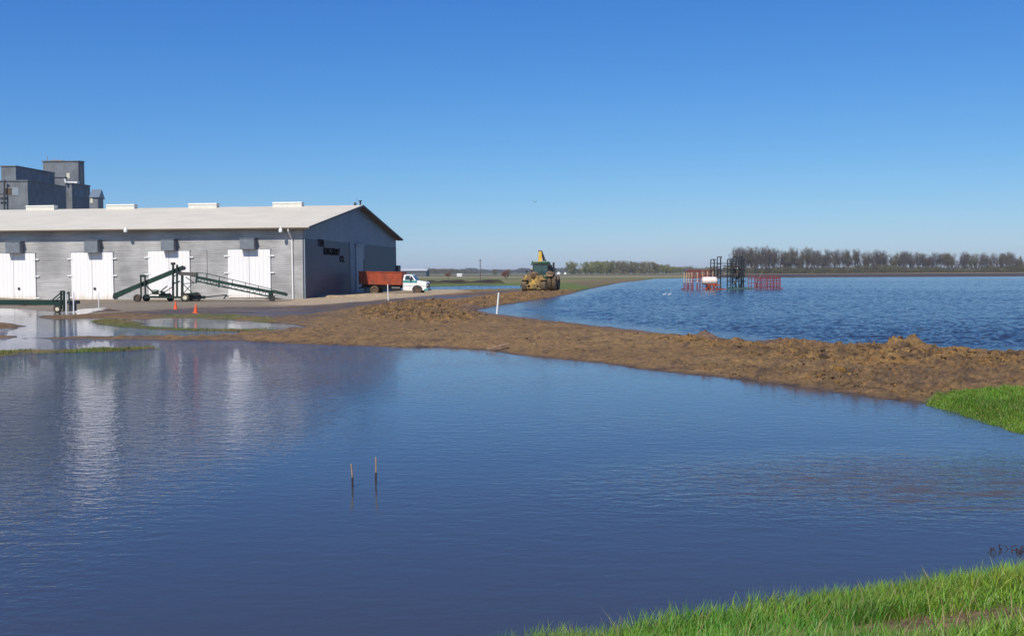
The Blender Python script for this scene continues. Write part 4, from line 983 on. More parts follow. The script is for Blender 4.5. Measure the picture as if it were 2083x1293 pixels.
# ================================================================== POSTS, CONES, STAKES
def post(px, pyt, pyb, pxt, zb, lab, r=.045):
    p = W(px, pyb, zb); q = WD(pxt, pyt, p.y)
    g_ = gz(p.x, p.y)
    o = MB().cyl((p.x, p.y, min(g_, 0) - .15), q, r, r * .95, n=10).build('marker_post', 'white', smooth=False)
    tag(o, lab, 'marker post', 'white marker posts round the yard')
post(135, 595.5, 638, 134.5, 0, 'white marker post close to the engine of the flat green conveyor, left of its twin')
post(149.7, 594, 637, 149.5, 0, 'white marker post standing just right of the flat green conveyor')
post(201, 594, 627, 200.5, 0, 'thin white marker post in front of the second shed door', .035)
post(790, 578.3, 613, 788.6, .12, 'white marker post in front of the red truck box')
post(1010, 595, 638, 1014.5, .05, 'leaning white marker post on the shore where the lake narrows to a tip', .055)
def cone(px, pt, pb, lab, tilt=0):
    p = W(px, pb, .05); z = gz(p.x, p.y); h = (pb - pt) * p.y / 2083
    th = Th('traffic_cone', (p.x, p.y, z), lab, 'traffic cone', 'orange traffic cones', local=True, ry=tilt)
    MB().lathe((0, 0, .03), (0, 0, 1), [(0, h * .23), (h * .5, h * .14), (h * .93, h * .06), (h * .97, h * .045)], n=20).build('cone_body', 'orange', th, smooth=True)
    MB().box(-h * .28, h * .28, -h * .28, h * .28, 0, .035).build('cone_base', 'orange', th, bevel=.01)
cone(357.3, 613.0, 628.3, 'orange traffic cone farther left, in front of the third shed door')
cone(398, 618.5, 636.3, 'orange traffic cone nearer the puddle, right of the other cone', .06)
def stake(px0, py0, pxt, pyt, lab, r):
    p = W(px0, py0, 0); q = WD(pxt, pyt, p.y)
    th = Th('wooden_stake', (p.x, p.y, 0), lab, 'stake', 'wooden stakes in the pond')
    a = Vector((p.x, p.y, 0)); b = q; mdp = a.lerp(b, .42) + Vector((.006, 0, 0))
    MB().bar((p.x, p.y, -.25), mdp, r * 2.3, r * 1.5).build('stake_foot', 'wood_wet', th)
    MB().bar(mdp - Vector((0,0,.02)), b, r * 1.9, r * 1.2).build('stake_top', 'wood', th)
stake(717, 990, 714.5, 943, 'shorter thin wooden stake standing in the pond', .013)
stake(763.5, 983, 764.5, 928.5, 'taller thin wooden stake standing in the pond', .013)
# board on the shore
p = W(1011, 711, .05); z = gz(p.x, p.y)
o = MB().bar((p.x - .33, p.y - .1, z + .06), (p.x + .36, p.y + .25, z + .22), .14, .035).build('board', 'wood'); tag(o, 'reddish brown board lying on the mud at the edge of the pond', 'board')
# dead stalks at the right edge of the pond
rg = random.Random(5)
p0 = W(2058, 1122, 0)
t = MB()
for k in range(46):
    x_ = p0.x + rg.uniform(-.16, .55); y_ = p0.y + rg.uniform(-.12, .12); a = Vector((x_, y_, -.05)); b = a + Vector((rg.uniform(-.07, .07), rg.uniform(-.04, .04), rg.uniform(.05, .10)))
    c_ = b + Vector((rg.uniform(-.07, .07), rg.uniform(-.04, .04), rg.uniform(-.05, .02)))
    t.bar(a, b, .007); t.bar(b, c_, .006)
t.bar((p0.x - .22, p0.y, -.02), (p0.x + .6, p0.y, -.02), .3, .02)
o = t.build('dead_stalks', 'dry_twig'); tag(o, 'clump of dark dead stalks sticking out of the pond at right edge', 'dead plant')

# ================================================================== TRUCK
tp = WD(734.5, 560, 117.0); 
tr = Th('farm_truck', (tp.x, 117.0, .22), 'farm truck with red wooden box and white and teal cab, backed up to the gable', 'truck', rz=SH_ROT, local=True, ry=R(1.1)); tr.o.scale = (.97, .95, .97)
K = 1 / 125.0
def tq(zx, zy): return ((zx - 215) * K * .98, (556 - zy) * K * .96)
bx0, bz0 = tq(240, 396); bx1, bz1 = tq(872, 232)
bz0 = 1.22; bz1 = 2.62; bx0 = .05; bx1 = 5.08
YH = 1.18
# box with plank sides
s_ = MB()
for yy in (-YH, YH - .05):
    for k in range(4):
        z0_ = bz0 + k * .345; s_.box(bx0, bx1, yy, yy + .05, z0_, z0_ + .325)
sd_o = s_.build('box_side', 'red_box', tr)
s_ = MB()
for xx in np.linspace(bx0 + .05, bx1 - .12, 6): s_.box(xx, xx + .10, -YH - .05, -YH - .002, bz0 - .08, bz1 + .01)
for zz in (bz0 - .07, bz1 - .06): s_.box(bx0, bx1, -YH - .062, -YH - .052, zz, zz + .10)
for xx in np.linspace(bx0 + .05, bx1 - .12, 6): s_.box(xx, xx + .10, YH + .002, YH + .05, bz0 - .08, bz1 + .01)
s_.build('box_stake', 'red_box', tr, parent=sd_o)
MB().box(bx0 - .07, bx0 - .01, -YH, YH, bz0, bz1 + .06).build('tailgate', 'red_box', tr)
MB().box(bx1 + .01, bx1 + .06, -YH, YH, bz0, bz1 + .0).build('headboard', 'red_box', tr)
MB().box(bx0, bx1, -YH + .06, YH - .06, bz0 - .05, bz0 + .04).build('box_floor', 'wood', tr)
t = MB(); t.box(.1, 7.6, -.42, -.32, .72, .92); t.box(.1, 7.6, .32, .42, .72, .92); t.box(.2, 5.0, -.5, .5, .93, 1.16); t.cyl((1.85, -.9, .5), (1.85, .9, .5), .09); t.cyl((1.85, 0, .5), (5.2, 0, .85), .06); t.box(1.7, 2.0, -.2, .2, .33, .68)
t.box(-.12, .1, -.7, .7, .62, .78)
t.build('chassis', 'dark', tr)
MB().cyl((3.9, -.85, .72), (4.9, -.85, .72), .26, n=16).build('fuel_tank', 'dark', tr, smooth=True)
for _y in (-1.1, .65): MB().box(.75, .8, _y, _y + .45, .45, 1.1).build('mud_flap', 'dark', tr)
# cab and hood: one shell with wheel arch
def arch(cx, cz, r, n=9, a0=180, a1=0):
    return [(cx + r * math.cos(R(a0 + (a1 - a0) * k / (n - 1))), cz + r * math.sin(R(a0 + (a1 - a0) * k / (n - 1)))) for k in range(n)]
prof_low = [(5.2, .52)] + [(6.30, .52)] + arch(6.92, .52, .62)[0:] + [(7.98, .60), (8.02, 1.38), (7.9, 1.52), (6.72, 1.66), (5.2, 1.66)]
cabm = MB().prism(prof_low, -.98, .98)
def trap(pts, hw0, hw1, z0, z1):
    """upper cab with tumblehome"""
    n = len(pts); vs = []
    for sg in (-1, 1):
        for (x_, z_) in pts:
            f = (z_ - z0) / (z1 - z0); vs.append((x_, sg * (hw0 + (hw1 - hw0) * f), z_))
    return vs, [tuple(range(n)), tuple(range(n, 2 * n))[::-1]] + [(i, n + i, n + (i + 1) % n, (i + 1) % n) for i in range(n)]
vs, fs = trap([(5.2, 1.661), (6.76, 1.661), (6.28, 2.28), (6.12, 2.34), (5.42, 2.34), (5.3, 2.28)], .96, .78, 1.66, 2.34)
cab_o = cabm.build('cab', 'truck_white', tr, bevel=.05)
up_o = MB().add(vs, fs).build('cab_top', 'truck_white', tr, bevel=.03)
def glassq(pts, nm='window', mat='glass', eps=.012):
    t_ = MB()
    vs_ = []
    for sg in (-1, 1):
        for (x_, z_) in pts:
            f = (z_ - 1.66) / .68; vs_.append((x_, sg * (.96 + (.78 - .96) * f + eps), z_))
    n = len(pts)
    for half_ in (0, 1):
        t_ = MB()
        a_ = vs_[half_ * n:(half_ + 1) * n]; b_ = [(q[0], q[1] * .985, q[2]) for q in a_]
        t_.add(a_ + b_, [tuple(range(n)), tuple(range(n, 2 * n))[::-1]] + [(i, n + i, n + (i + 1) % n, (i + 1) % n) for i in range(n)])
        t_.build(nm, mat, tr, parent=up_o)
glassq([(5.42, 1.72), (6.02, 1.72), (6.02, 2.24), (5.5, 2.24)])
glassq([(6.08, 1.72), (6.56, 1.72), (6.2, 2.20), (6.08, 2.24)])
MB().add([(6.70, -.84, 1.74), (6.70, .84, 1.74), (6.34, .74, 2.23), (6.34, -.74, 2.23), (6.74, -.84, 1.76), (6.74, .84, 1.76), (6.38, .74, 2.25), (6.38, -.74, 2.25)], [(0,1,2,3),(7,6,5,4),(0,4,5,1),(1,5,6,2),(2,6,7,3),(3,7,4,0)]).build('windscreen', 'glass', tr, parent=up_o)
for _y in (-.992, .984): MB().box(5.24, 6.9, _y, _y + .008, 1.40, 1.655).build('stripe', 'teal', tr, parent=cab_o)
MB().box(5.24, 8.0, -.992, -.984, 1.02, 1.05).box(6.05, 6.07, -.991, -.984, .6, 1.39).box(5.26, 5.28, -.991, -.984, .6, 1.39).build('door_seam', 'boxgrey', tr, parent=cab_o)
MB().box(6.02, 6.20, -1.22, -1.02, 1.72, 2.0).bar((6.1, -1.1, 1.74), (6.15, -.96, 1.66), .03).build('mirror', 'dark', tr)
MB().box(8.01, 8.07, -.80, .80, .92, 1.34).build('grille', 'dark', tr, bevel=.01)
for sg in (-1, 1):
    MB().cyl((8.03, sg * .66, 1.12), (8.12, sg * .66, 1.12), .11).build('headlight', 'chrome', tr)
MB().prism([(7.72, .5), (8.2, .5), (8.2, .76), (7.72, .72)], -1.02, 1.02).build('bumper', 'teal', tr, bevel=.02)
MB().box(6.3, 7.62, -.8, .8, .53, 1.0).build('wheel_well', 'dark', tr)
wheel(tr, (1.85, -.92, .5), .5, .5, 'rim_brown', 'muddy_tyre'); wheel(tr, (1.85, .92, .5), .5, .5, 'rim_brown', 'muddy_tyre')
wheel(tr, (6.92, -.88, .52), .52, .28, 'rim_brown', 'tyre', rr=.56); wheel(tr, (6.92, .86, .5), .5, .28, 'rim_brown', 'tyre', rr=.56)

# ================================================================== SCRAPER AND TRACTOR
S5 = 1 / 124.7
sp = WD(1000 + 655 / 7.604, 560, 127.0)
sz = .18
scp = Th('pull_scraper', (sp.x, 127, sz), 'mud-caked yellow earth scraper hitched behind the tractor, seen from the rear', 'scraper', rz=R(-5), local=True)
t = MB()
t.prismx([(0, .9), (0, 1.95), (.5, 2.12), (3.6, 2.0), (4.0, .7), (3.0, .45), (.6, .45)], -.98, -.86)
t.prismx([(0, .9), (0, 1.95), (.5, 2.12), (3.6, 2.0), (4.0, .7), (3.0, .45), (.6, .45)], .86, .98)
t.box(-.85, .85, .02, 3.4, .5, .62)
t.build('bowl', 'dirty_yellow', scp, bevel=.02)
t = MB(); t.prism([(-.62, .62), (.62, .62), (.66, 1.35), (1.12, 1.62), (1.12, 2.02), (-1.12, 2.02), (-1.12, 1.62), (-.66, 1.35)], -.12, -.01)
t.build('tailgate', 'dirty_yellow', scp, bevel=.03)
t = MB(); t.box(-1.5, -.70, -.75, .9, 1.42, 1.58); t.box(.72, 1.5, -.75, .9, 1.42, 1.58); t.box(-1.28, -.8, -.3, .1, 1.6, 1.72); t.box(.8, 1.28, -.3, .1, 1.6, 1.72)
t.build('fender', 'dirty_yellow', scp, bevel=.04)
t = MB(); t.box(-.85, .85, -.95, -.8, .38, .52); t.box(-.85, -.72, -.95, -.15, .5, .86); t.box(.6, .73, -.95, -.15, .5, .86); t.box(-.8, .7, -.95, -.82, .80, .92); t.box(-.42, .42, -1.0, -.86, .53, .78)
t.build('push_block', 'dirty_yellow', scp, bevel=.02)
t = MB(); t.box(-.7, .7, -.4, -.2, .9, 1.1)
for sg in (-1, 1): t.bar((sg * .5, -.16, 1.0), (sg * .5, -.16, 1.9), .12); t.bar((sg * 1.12, -.5, .7), (sg * .7, -.2, 1.3), .12)
t.build('frame', 'dirty_yellow', scp)
# load of wet soil
def blob(th, c, rx, ry, rz_, mat, name, seed):
    rg = random.Random(seed); nu, nv = 22, 10; vs = []
    for j in range(nv + 1):
        ph = math.pi / 2 * j / nv
        for i in range(nu):
            a = 2 * math.pi * i / nu; k = 1 + rg.uniform(-.14, .14)
            vs.append((c[0] + math.cos(a) * math.cos(ph) * rx * k, c[1] + math.sin(a) * math.cos(ph) * ry * k, c[2] + math.sin(ph) * rz_ * k))
    fs = [(j * nu + i, j * nu + (i + 1) % nu, (j + 1) * nu + (i + 1) % nu, (j + 1) * nu + i) for j in range(nv) for i in range(nu)]
    return MB().add(vs, fs + [tuple(range(nu))]).build(name, mat, th)
blob(scp, (-.15, 1.4, 1.85), .8, 1.7, .62, 'mud_load', 'soil_load', 3)
for sg in (-1, 1): wheel(scp, (sg * 1.18, -.05, .74), .75, .66, 'rim_brown', 'muddy_tyre', axis=(1, 0, 0), lugs=0)
t = MB()
t.bar((-1.75, .1, .5), (-1.55, .1, 1.0), .10); t.bar((-.9, .6, 2.0), (-.95, .6, 2.45), .05); t.box(-1.12, -.82, .55, .62, 2.35, 2.6); t.bar((-.4, .6, 2.0), (-.4, .6, 2.6), .07)
t.build('marker_light', 'dark', scp)
t = MB(); t.bar((0, 3.8, .9), (0.5, 5.2, .95), .25); t.build('gooseneck', 'dirty_yellow', scp)

tpp = WD(1000 + 752 / 7.604, 560, 133.0)
trc = Th('tractor', (tpp.x, 133, .2), 'big green articulated tractor with glass cab driving away along the berm', 'tractor', rz=R(-9), local=True)
t = MB(); t.prism([(-.62, .95), (.62, .95), (.62, 1.95), (-.62, 1.95)], 2.6, 5.4); t.prismx([(5.4, .95), (5.9, 1.0), (5.9, 1.75), (5.4, 1.95)], -.6, .6)
t.build('hood', 'tractor_green', trc, bevel=.06)
MB().box(-.45, .45, -1.4, 5.0, .75, 1.1).box(-.5, .5, -1.5, -1.2, .6, 1.5).build('chassis', 'mud_load', trc)
MB().prism([(-.95, 1.3), (.95, 1.3), (1.0, 1.95), (-1.0, 1.95)], -.1, 1.7).build('cab_base', 'tractor_green', trc, bevel=.03)
MB().prism([(-.97, 1.97), (.97, 1.97), (.90, 3.48), (-.90, 3.48)], .05, 1.6).build('cab_glass', M.setdefault('cab_glass', plain('cab_tinted_glass', (.03, .07, .07), .05, spec=.9)), trc)
t = MB()
for sx_ in (-1, 1):
    for yy in (.02, 1.62): t.bar((sx_ * .98, yy, 1.95), (sx_ * .91, yy, 3.44), .10)
t.bar((.2, .0, 1.97), (.2, .0, 3.42), .06)
t.build('cab_post', 'dark', trc)
MB().prism([(-1.12, 3.50), (1.12, 3.50), (1.12, 3.64), (.98, 3.78), (-.98, 3.78), (-1.12, 3.64)], -.2, 1.85).build('cab_roof', 'tractor_green', trc, bevel=.03)
t = MB(); t.bar((-1.0, -.15, 3.7), (-1.0, -.15, 3.88), .10); t.bar((1.05, -.1, 3.4), (1.05, -.1, 3.72), .12); t.box(1.0, 1.22, -.2, .1, 3.2, 3.48); t.box(-1.2, -1.0, -.2, .1, 3.3, 3.48)
t.build('work_light', 'dark', trc)
t = MB(); t.cyl((1.5, 2.2, 1.9), (1.5, 2.2, 3.66), .13); t.cyl((1.25, 1.95, 1.9), (1.25, 1.95, 3.3), .09); t.box(1.05, 1.35, .3, .9, 2.0, 3.35); t.bar((1.7, 1.3, 1.6), (1.75, 1.3, 2.95), .12); t.bar((1.75, 1.3, 2.75), (1.92, 1.2, 2.8), .12); t.bar((1.2, .8, 2.5), (1.75, 1.3, 2.5), .08); t.cyl((1.22, .4, 2.3), (1.22, .4, 3.5), .10); t.box(1.3, 1.62, 1.2, 1.5, 2.0, 3.05); t.bar((1.42, .9, 2.0), (1.42, .9, 3.3), .09); t.bar((1.0, .2, 3.35), (1.45, .9, 3.25), .08)
t.build('exhaust_stack', 'dark', trc)
t = MB()
for sg in (-1, 1): t.prismx([(-.9, 1.85), (-.6, 2.15), (.6, 2.2), (1.2, 2.0), (1.2, 1.9), (.5, 2.08), (-.5, 2.02), (-.85, 1.78)], *( (.8, 1.75) if sg > 0 else (-1.75, -.8)))
t.build('fender', 'mud_load', trc, bevel=.03)
blob(trc, (1.25, .3, 2.05), .62, .9, .42, 'mud_load', 'caked_mud', 9)
for yy in (0, 3.6):
    for xx in (-1.85, -1.22, 1.22, 1.85):
        wheel(trc, (xx, yy, .93), .93, .56, 'rim_cream', 'muddy_tyre', axis=(1, 0, 0), lugs=22 if yy == 0 else 0)
t = MB()
for xx in (-.35, .35): t.bar((xx, -1.4, 1.0), (xx, -2.0, .9), .1)
t.build('hitch', 'dark', trc)

ep = WD(1099, 560, 144.0)
ex = Th('excavator', (ep.x, 144, .2), 'yellow excavator whose raised boom shows above the tractor cab', 'excavator', local=True)
for sg in (-1, 1):
    MB().prismx([(-1.9, .3), (-1.6, .05), (1.6, .05), (1.9, .3), (1.9, .6), (1.6, .85), (-1.6, .85), (-1.9, .6)], sg * 1.15 - .28, sg * 1.15 + .28).build('track', 'dark', ex, bevel=.03)
MB().box(-.85, .85, -1.0, 1.0, .5, .95).cyl((0, 0, .9), (0, 0, 1.1), .7).build('undercarriage', 'dark', ex)
MB().prism([(-1.25, 1.12), (1.25, 1.12), (1.25, 2.1), (1.0, 2.2), (-1.25, 2.2)], -.6, 2.2).build('house', 'yellow', ex, bevel=.05)
eh = MB().box(-1.25, -.35, -1.5, -.1, 1.15, 2.9).build('cab', 'yellow', ex, bevel=.06)
MB().box(-1.28, -.32, -1.53, -.4, 1.9, 2.75).build('window', 'glass', ex, parent=eh)
t = MB()
bw = [(-.6, 1.6), (-1.2, 3.6), (-.9, 5.28), (-.55, 5.28), (-.5, 3.6), (-.1, 1.7)]
vs = []
n = len(bw)
for (yy, zz) in bw: vs.append((-.34 if zz < 5 else -.22, yy, zz))
for (yy, zz) in bw: vs.append((.26 if zz < 5 else .16, yy, zz))
t.add(vs, [tuple(range(n)), tuple(range(n, 2 * n))[::-1]] + [(i, n + i, n + (i + 1) % n, (i + 1) % n) for i in range(n)])
bo = t.build('boom', 'yellow', ex, bevel=.03)
MB().cyl((-.28, -.75, 5.3), (.2, -.75, 5.3), .12).build('boom_pin', 'dark', ex, parent=bo)
t = MB(); t.bar((.1, -.5, 5.3), (.5, -1.0, 4.2), .22, .3); t.bar((.5, -1.0, 4.2), (.75, -1.1, 3.9), .2)
t.build('stick', 'dark', ex, bevel=.02)
t = MB(); t.bar((.42, -.9, 4.6), (.36, -1.0, 3.2), .12); t.bar((-.42, -.8, 3.6), (-.75, -.8, 3.1), .05); t.box(.3, 1.0, -1.4, -.7, 3.3, 3.9)
t.build('cylinder', 'dark', ex)

# ================================================================== IMPLEMENTS STANDING IN THE FLOODED FIELD
YI = 146.0; k6 = YI / 2083 / 6.943
def Z6(zx, zy, dy=0.0):
    p = WD(1350 + zx / 6.943, 560, YI + dy); return Vector((p.x, YI + dy, (614 - zy) * k6))
p = Z6(500, 614); hr = Th('field_cultivator', (p.x, YI, 0), 'folded red field cultivator with tan poles standing in water behind the white tank', 'farm implement')
rg = random.Random(11)
t = MB()
for (y0_, xs_, zt) in ((0.0, (285, 300, 340, 385, 405, 470, 480, 555, 610, 640, 700, 740), 520), (2.4, (330, 352, 400, 420, 470, 500, 515, 555, 600, 625, 660, 700), 345)):
    for x_ in xs_: t.bar(Z6(x_, 640, y0_), Z6(x_ + rg.uniform(-6, 6), zt, y0_), .075)
for zz in (345, 358, 410, 455): t.bar(Z6(325, zz, 2.4), Z6(705, zz + rg.uniform(-4, 4), 2.4), .09)
for zz in (525, 560, 595, 618): t.bar(Z6(282, zz, 0), Z6(415, zz, 0), .09)
for zz in (485, 495): t.bar(Z6(330, zz, 1.2), Z6(560, zz, 1.2), .05)
for k in range(10):
    x_ = 330 + k * 38; t.bar(Z6(x_, 350, 2.4), Z6(x_ + 20, 455, 2.4), .05); t.bar(Z6(x_ + 20, 455, 2.4), Z6(x_ + 38, 350, 2.4), .05)
for k in range(8):
    x_ = 285 + k * 60; t.bar(Z6(x_, 600, 0), Z6(x_, 560, 2.4), .06)
t.bar(Z6(240, 618, .5), Z6(290, 600, 0), .12); t.bar(Z6(270, 622, 0), Z6(860, 622, 0), .12)
t.build('frame', 'red_frame', hr)
for x_ in (288, 325, 356, 397, 475, 551, 617, 695):
    MB().bar(Z6(x_ + 2, 370 - (0 if x_ < 500 else 15), -.15), Z6(x_ - 2, 520, -.15), .075).build('pole', 'tan_pole', hr)
p = Z6(650, 614, -2); tk = Th('tank_trailer', (p.x, YI - 2, 0), 'white round tank on an orange-red stand in the flooded field', 'tank trailer')
c0 = Z6(540, 490, -2.2); c1 = Z6(752, 490, -2.2)
MB().lathe(c0, (1, 0, 0), [(0, .30), (.05, .42), (.18, .53), (.4, .56), (1.0, .56), (1.08, .575), (1.16, .56), (1.75, .56), (1.97, .53), (2.1, .42), (2.15, .3)], n=28).build('tank', 'tank', tk, smooth=True)
t = MB(); 
for dy in (-2.55, -1.85):
    t.bar(Z6(610, 530, dy), Z6(752, 530, dy), .08, .22); t.bar(Z6(640, 545, dy), Z6(600, 620, dy), .10); t.bar(Z6(640, 545, dy), Z6(665, 620, dy), .12); t.bar(Z6(740, 545, dy), Z6(700, 590, dy), .10); t.bar(Z6(730, 560, dy), Z6(752, 620, dy), .08)
t.box(Z6(608, 0).x, Z6(750, 0).x, YI - 2.6, YI - 1.8, Z6(0, 556).z, Z6(0, 540).z); t.bar(Z6(560, 600, -2.2), Z6(880, 606, -2.2), .12)
t.build('stand', 'orange_red', tk)
MB().box(Z6(560, 0).x, Z6(600, 0).x, YI - 2.3, YI - 1.9, Z6(0, 600).z, Z6(0, 550).z).build('pump', 'dark', tk, bevel=.04)
p = Z6(950, 614); pl = Th('folded_planter', (p.x, YI, 0), 'tall dark folded implement with hooped upright arms rising from the flooded field', 'farm implement')
def hoop(x0, x1, top, dy):
    t_ = MB(); r_ = 14
    t_.bar(Z6(x0, 625, dy), Z6(x0, top + 18, dy), .13); t_.bar(Z6(x0, top + 18, dy), Z6(x0 + 12, top + 3, dy), .13); t_.bar(Z6(x0 + 10, top + 3, dy), Z6(x1, top + 2, dy), .12, .10)
    xm_ = x1 - 18
    t_.bar(Z6(xm_, 600, dy), Z6(xm_, top + 20, dy), .15); t_.bar(Z6(xm_, top + 35, dy), Z6(x1 - 2, top + 3, dy), .10); t_.bar(Z6(xm_, top + 35, dy), Z6(xm_ - 16, top + 3, dy), .10)
    for zz in np.linspace(top + 110, 590, 9): t_.bar(Z6(x0, zz, dy), Z6(xm_, zz - 8, dy), .06)
    return t_.build('upright_arm', 'black_frame', pl)
for (a, b, tp_, dy) in ((665, 732, 186, .6), (756, 822, 150, 0), (900, 968, 186, .4), (978, 1040, 150, 1.6), (1062, 1120, 150, 1.2), (1092, 1146, 186, .3)):
    hoop(a, b, tp_, dy)
t = MB()
for (x0_, x1_, zz, dy) in ((665, 860, 350, .3), (665, 970, 245, .5), (830, 980, 280, 1.0), (830, 970, 330, .8), (690, 850, 390, .2), (900, 1150, 260, .5), (900, 1150, 345, .7), (880, 1160, 420, .3), (890, 1160, 590, .2), (740, 860, 600, .2), (950, 1150, 300, .9), (890, 1160, 500, 1.4)):
    t.bar(Z6(x0_, zz, dy), Z6(x1_, zz + rg.uniform(-5, 5), dy), .10)
for k in range(26):
    x_ = rg.uniform(955, 1140); zz = rg.uniform(260, 570); t.bar(Z6(x_, zz, rg.uniform(0, 1.8)), Z6(x_ + rg.uniform(-12, 12), zz + rg.uniform(25, 70), rg.uniform(0, 1.8)), rg.uniform(.06, .16))
t.build('crossbar', 'black_frame', pl)
_ru = plain('rusty_units', (.10, .05, .03), .7, var=.4)
for k in range(10):
    x_ = 700 + (k % 2) * 60 + rg.uniform(0, 80); zz = 300 + k * 16; MB().box(Z6(x_, 0).x, Z6(x_ + 26, 0).x, YI + .2, YI + .6, Z6(0, zz + 12).z, Z6(0, zz).z).build('row_unit', _ru, pl)
for k in range(14):
    x_ = rg.uniform(965, 1125); zz = rg.uniform(270, 560); MB().box(Z6(x_, 0).x, Z6(x_ + 20, 0).x, YI + .4, YI + .9, Z6(0, zz + 22).z, Z6(0, zz).z).build('row_unit', _ru, pl)
t = MB()
for k in range(16):
    x_ = 900 + k * 23; t.bar(Z6(x_, 618, -.2), Z6(x_ + rg.uniform(-10, 10), 575 + rg.uniform(-8, 15), -.2), .09)
t.bar(Z6(890, 606, -.2), Z6(1290, 606, -.2), .12, .10)
t.build('hose_rack', plain('pale_green_hose', (.05, .11, .075), .5), pl)
p = Z6(1430, 614); bk = Th('rolling_basket', (p.x, YI, 0), 'low red lattice implement in the flooded field, right of the tall dark one', 'farm implement')
t = MB()
for dy, xa, xb in ((0, 1300, 1648), (1.3, 1195, 1640)):
    for zz in ((455, 500, 545, 575, 602) if dy == 0 else (430, 465, 530, 590)): t.bar(Z6(xa, zz, dy), Z6(xb, zz, dy), .07)
    for x_ in np.linspace(xa, xb, 13 if dy == 0 else 11): t.bar(Z6(x_, 618, dy), Z6(x_, 450 if dy == 0 else 430, dy), .075)
for k in range(6):
    x_ = 1330 + k * 55
    for zz in (478, 560):
        for q in range(8):
            a0 = q * math.pi / 4; a1 = a0 + math.pi / 4
            t.bar(Z6(x_ + 20 * math.cos(a0), zz + 20 * math.sin(a0), -.15), Z6(x_ + 20 * math.cos(a1), zz + 20 * math.sin(a1), -.15), .045)
t.bar(Z6(1640, 610, 0), Z6(1700, 600, 0), .12)
t.build('basket', 'red_frame', bk)
MB().bar(Z6(1320, 520, .4), Z6(1378, 385, .4), .07).bar(Z6(1310, 590, .4), Z6(1320, 515, .4), .16).build('jack', plain('grey_green_jack', (.16, .18, .12), .7), bk)

# gulls on the water, a bird in the sky
for (px, py, lab) in ((1351, 599, 'white gull floating on the flooded field, left of its mate'), (1361, 599, 'white gull floating on the flooded field, right of its mate')):
    p = W(px, py, 0)
    o = MB().lathe((p.x - .22, p.y, .04), (1, 0, 0), [(.06, .02), (.12, .04), (.2, .055), (.32, .04), (.38, .02)], n=10).lathe((p.x + .13, p.y, .12), (1, 0, .1), [(0, .02), (.03, .05), (.08, .05), (.13, .015)], n=8).build('gull', 'bird', smooth=True); tag(o, lab, 'bird', 'gulls on the water')
p = WD(1088, 410, 120)
o = MB().add([p, p + Vector((-.12, .1, .03)), p + Vector((-.28, .1, .07)), p + Vector((-.12, -.12, .03)), p + Vector((.12, .1, .03)), p + Vector((.28, .1, .06)), p + Vector((.12, -.12, .03)), p + Vector((0, .0, -.08))],
             [(1, 2, 3), (4, 6, 5), (0, 1, 3), (0, 6, 4), (7, 3, 1), (7, 4, 6), (7, 2, 1), (7, 3, 2), (7, 5, 6), (7, 4, 5)]).build('flying_bird', 'dark_bird'); tag(o, 'small dark bird flying high in the clear sky', 'bird')

# ================================================================== FAR BUILDINGS
p = WD(811, 560, 640); q = WD(867, 560, 640); zt = WD(840, 550.8, 640).z; zr = WD(840, 547.6, 660).z
fb = Th('far_shed', ((p.x + q.x) / 2, 640, .2), 'low dark shed with a pale roof seen behind the red truck', 'shed')
MB().box(p.x, q.x, 640, 664, 0, zt).build('wall', 'shed_wall', fb)
MB().prismx([(639.4, zt + .01), (664.6, zt + .01), (652, zr + .3)], p.x - .4, q.x + .4).build('roof', 'shed_roof', fb)
def far_bin(px, py0, py1, Y, r, lab):
    p = WD(px, py1, Y); h = (py1 - py0) * Y / 2083
    th = Th('grain_bin', (p.x, Y, .25), lab, 'grain bin', 'white bins on the horizon')
    MB().cyl((p.x, Y, .25), (p.x, Y, .25 + h * .7), r, n=20).build('wall', 'white', th, smooth=True)
    MB().cyl((p.x, Y, .25 + h * .7), (p.x, Y, .25 + h), r, .2, n=20).build('roof', 'vent_white', th)
far_bin(1136.5, 551.8, 557, 1000, 1.9, 'larger white round bin far off, just right of the tractor')
far_bin(1150, 552.5, 557, 1000, 1.3, 'smaller white round bin far off, next to the larger bin')
p = WD(929.5, 557, 620); q = WD(939.5, 557, 620)
wh = Th('farm_buildings', ((p.x + q.x) / 2, 620, .2), 'small white farm building far off in the field left of the pole', 'farm building')
MB().box(p.x, q.x, 620, 623, 0, 1.2).build('wall', 'white', wh)
MB().prismx([(619.8, 1.21), (623.2, 1.21), (621.5, 2.0)], p.x - .2, q.x + .2).build('roof', 'vent_white', wh)
p = WD(977, 562, 268)
up = Th('utility_pole', (p.x, 268, .2), 'lone dark utility pole in the green field beyond the lagoon', 'utility pole')
z_t = WD(977, 526, 268).z
MB().cyl((p.x, 268, 0), (p.x, 268, z_t), .13, .09, n=8).build('pole', 'bark', up)
MB().box(p.x - .5, p.x + .5, 267.93, 268.07, z_t - .6, z_t - .5).build('crossarm', 'bark', up)

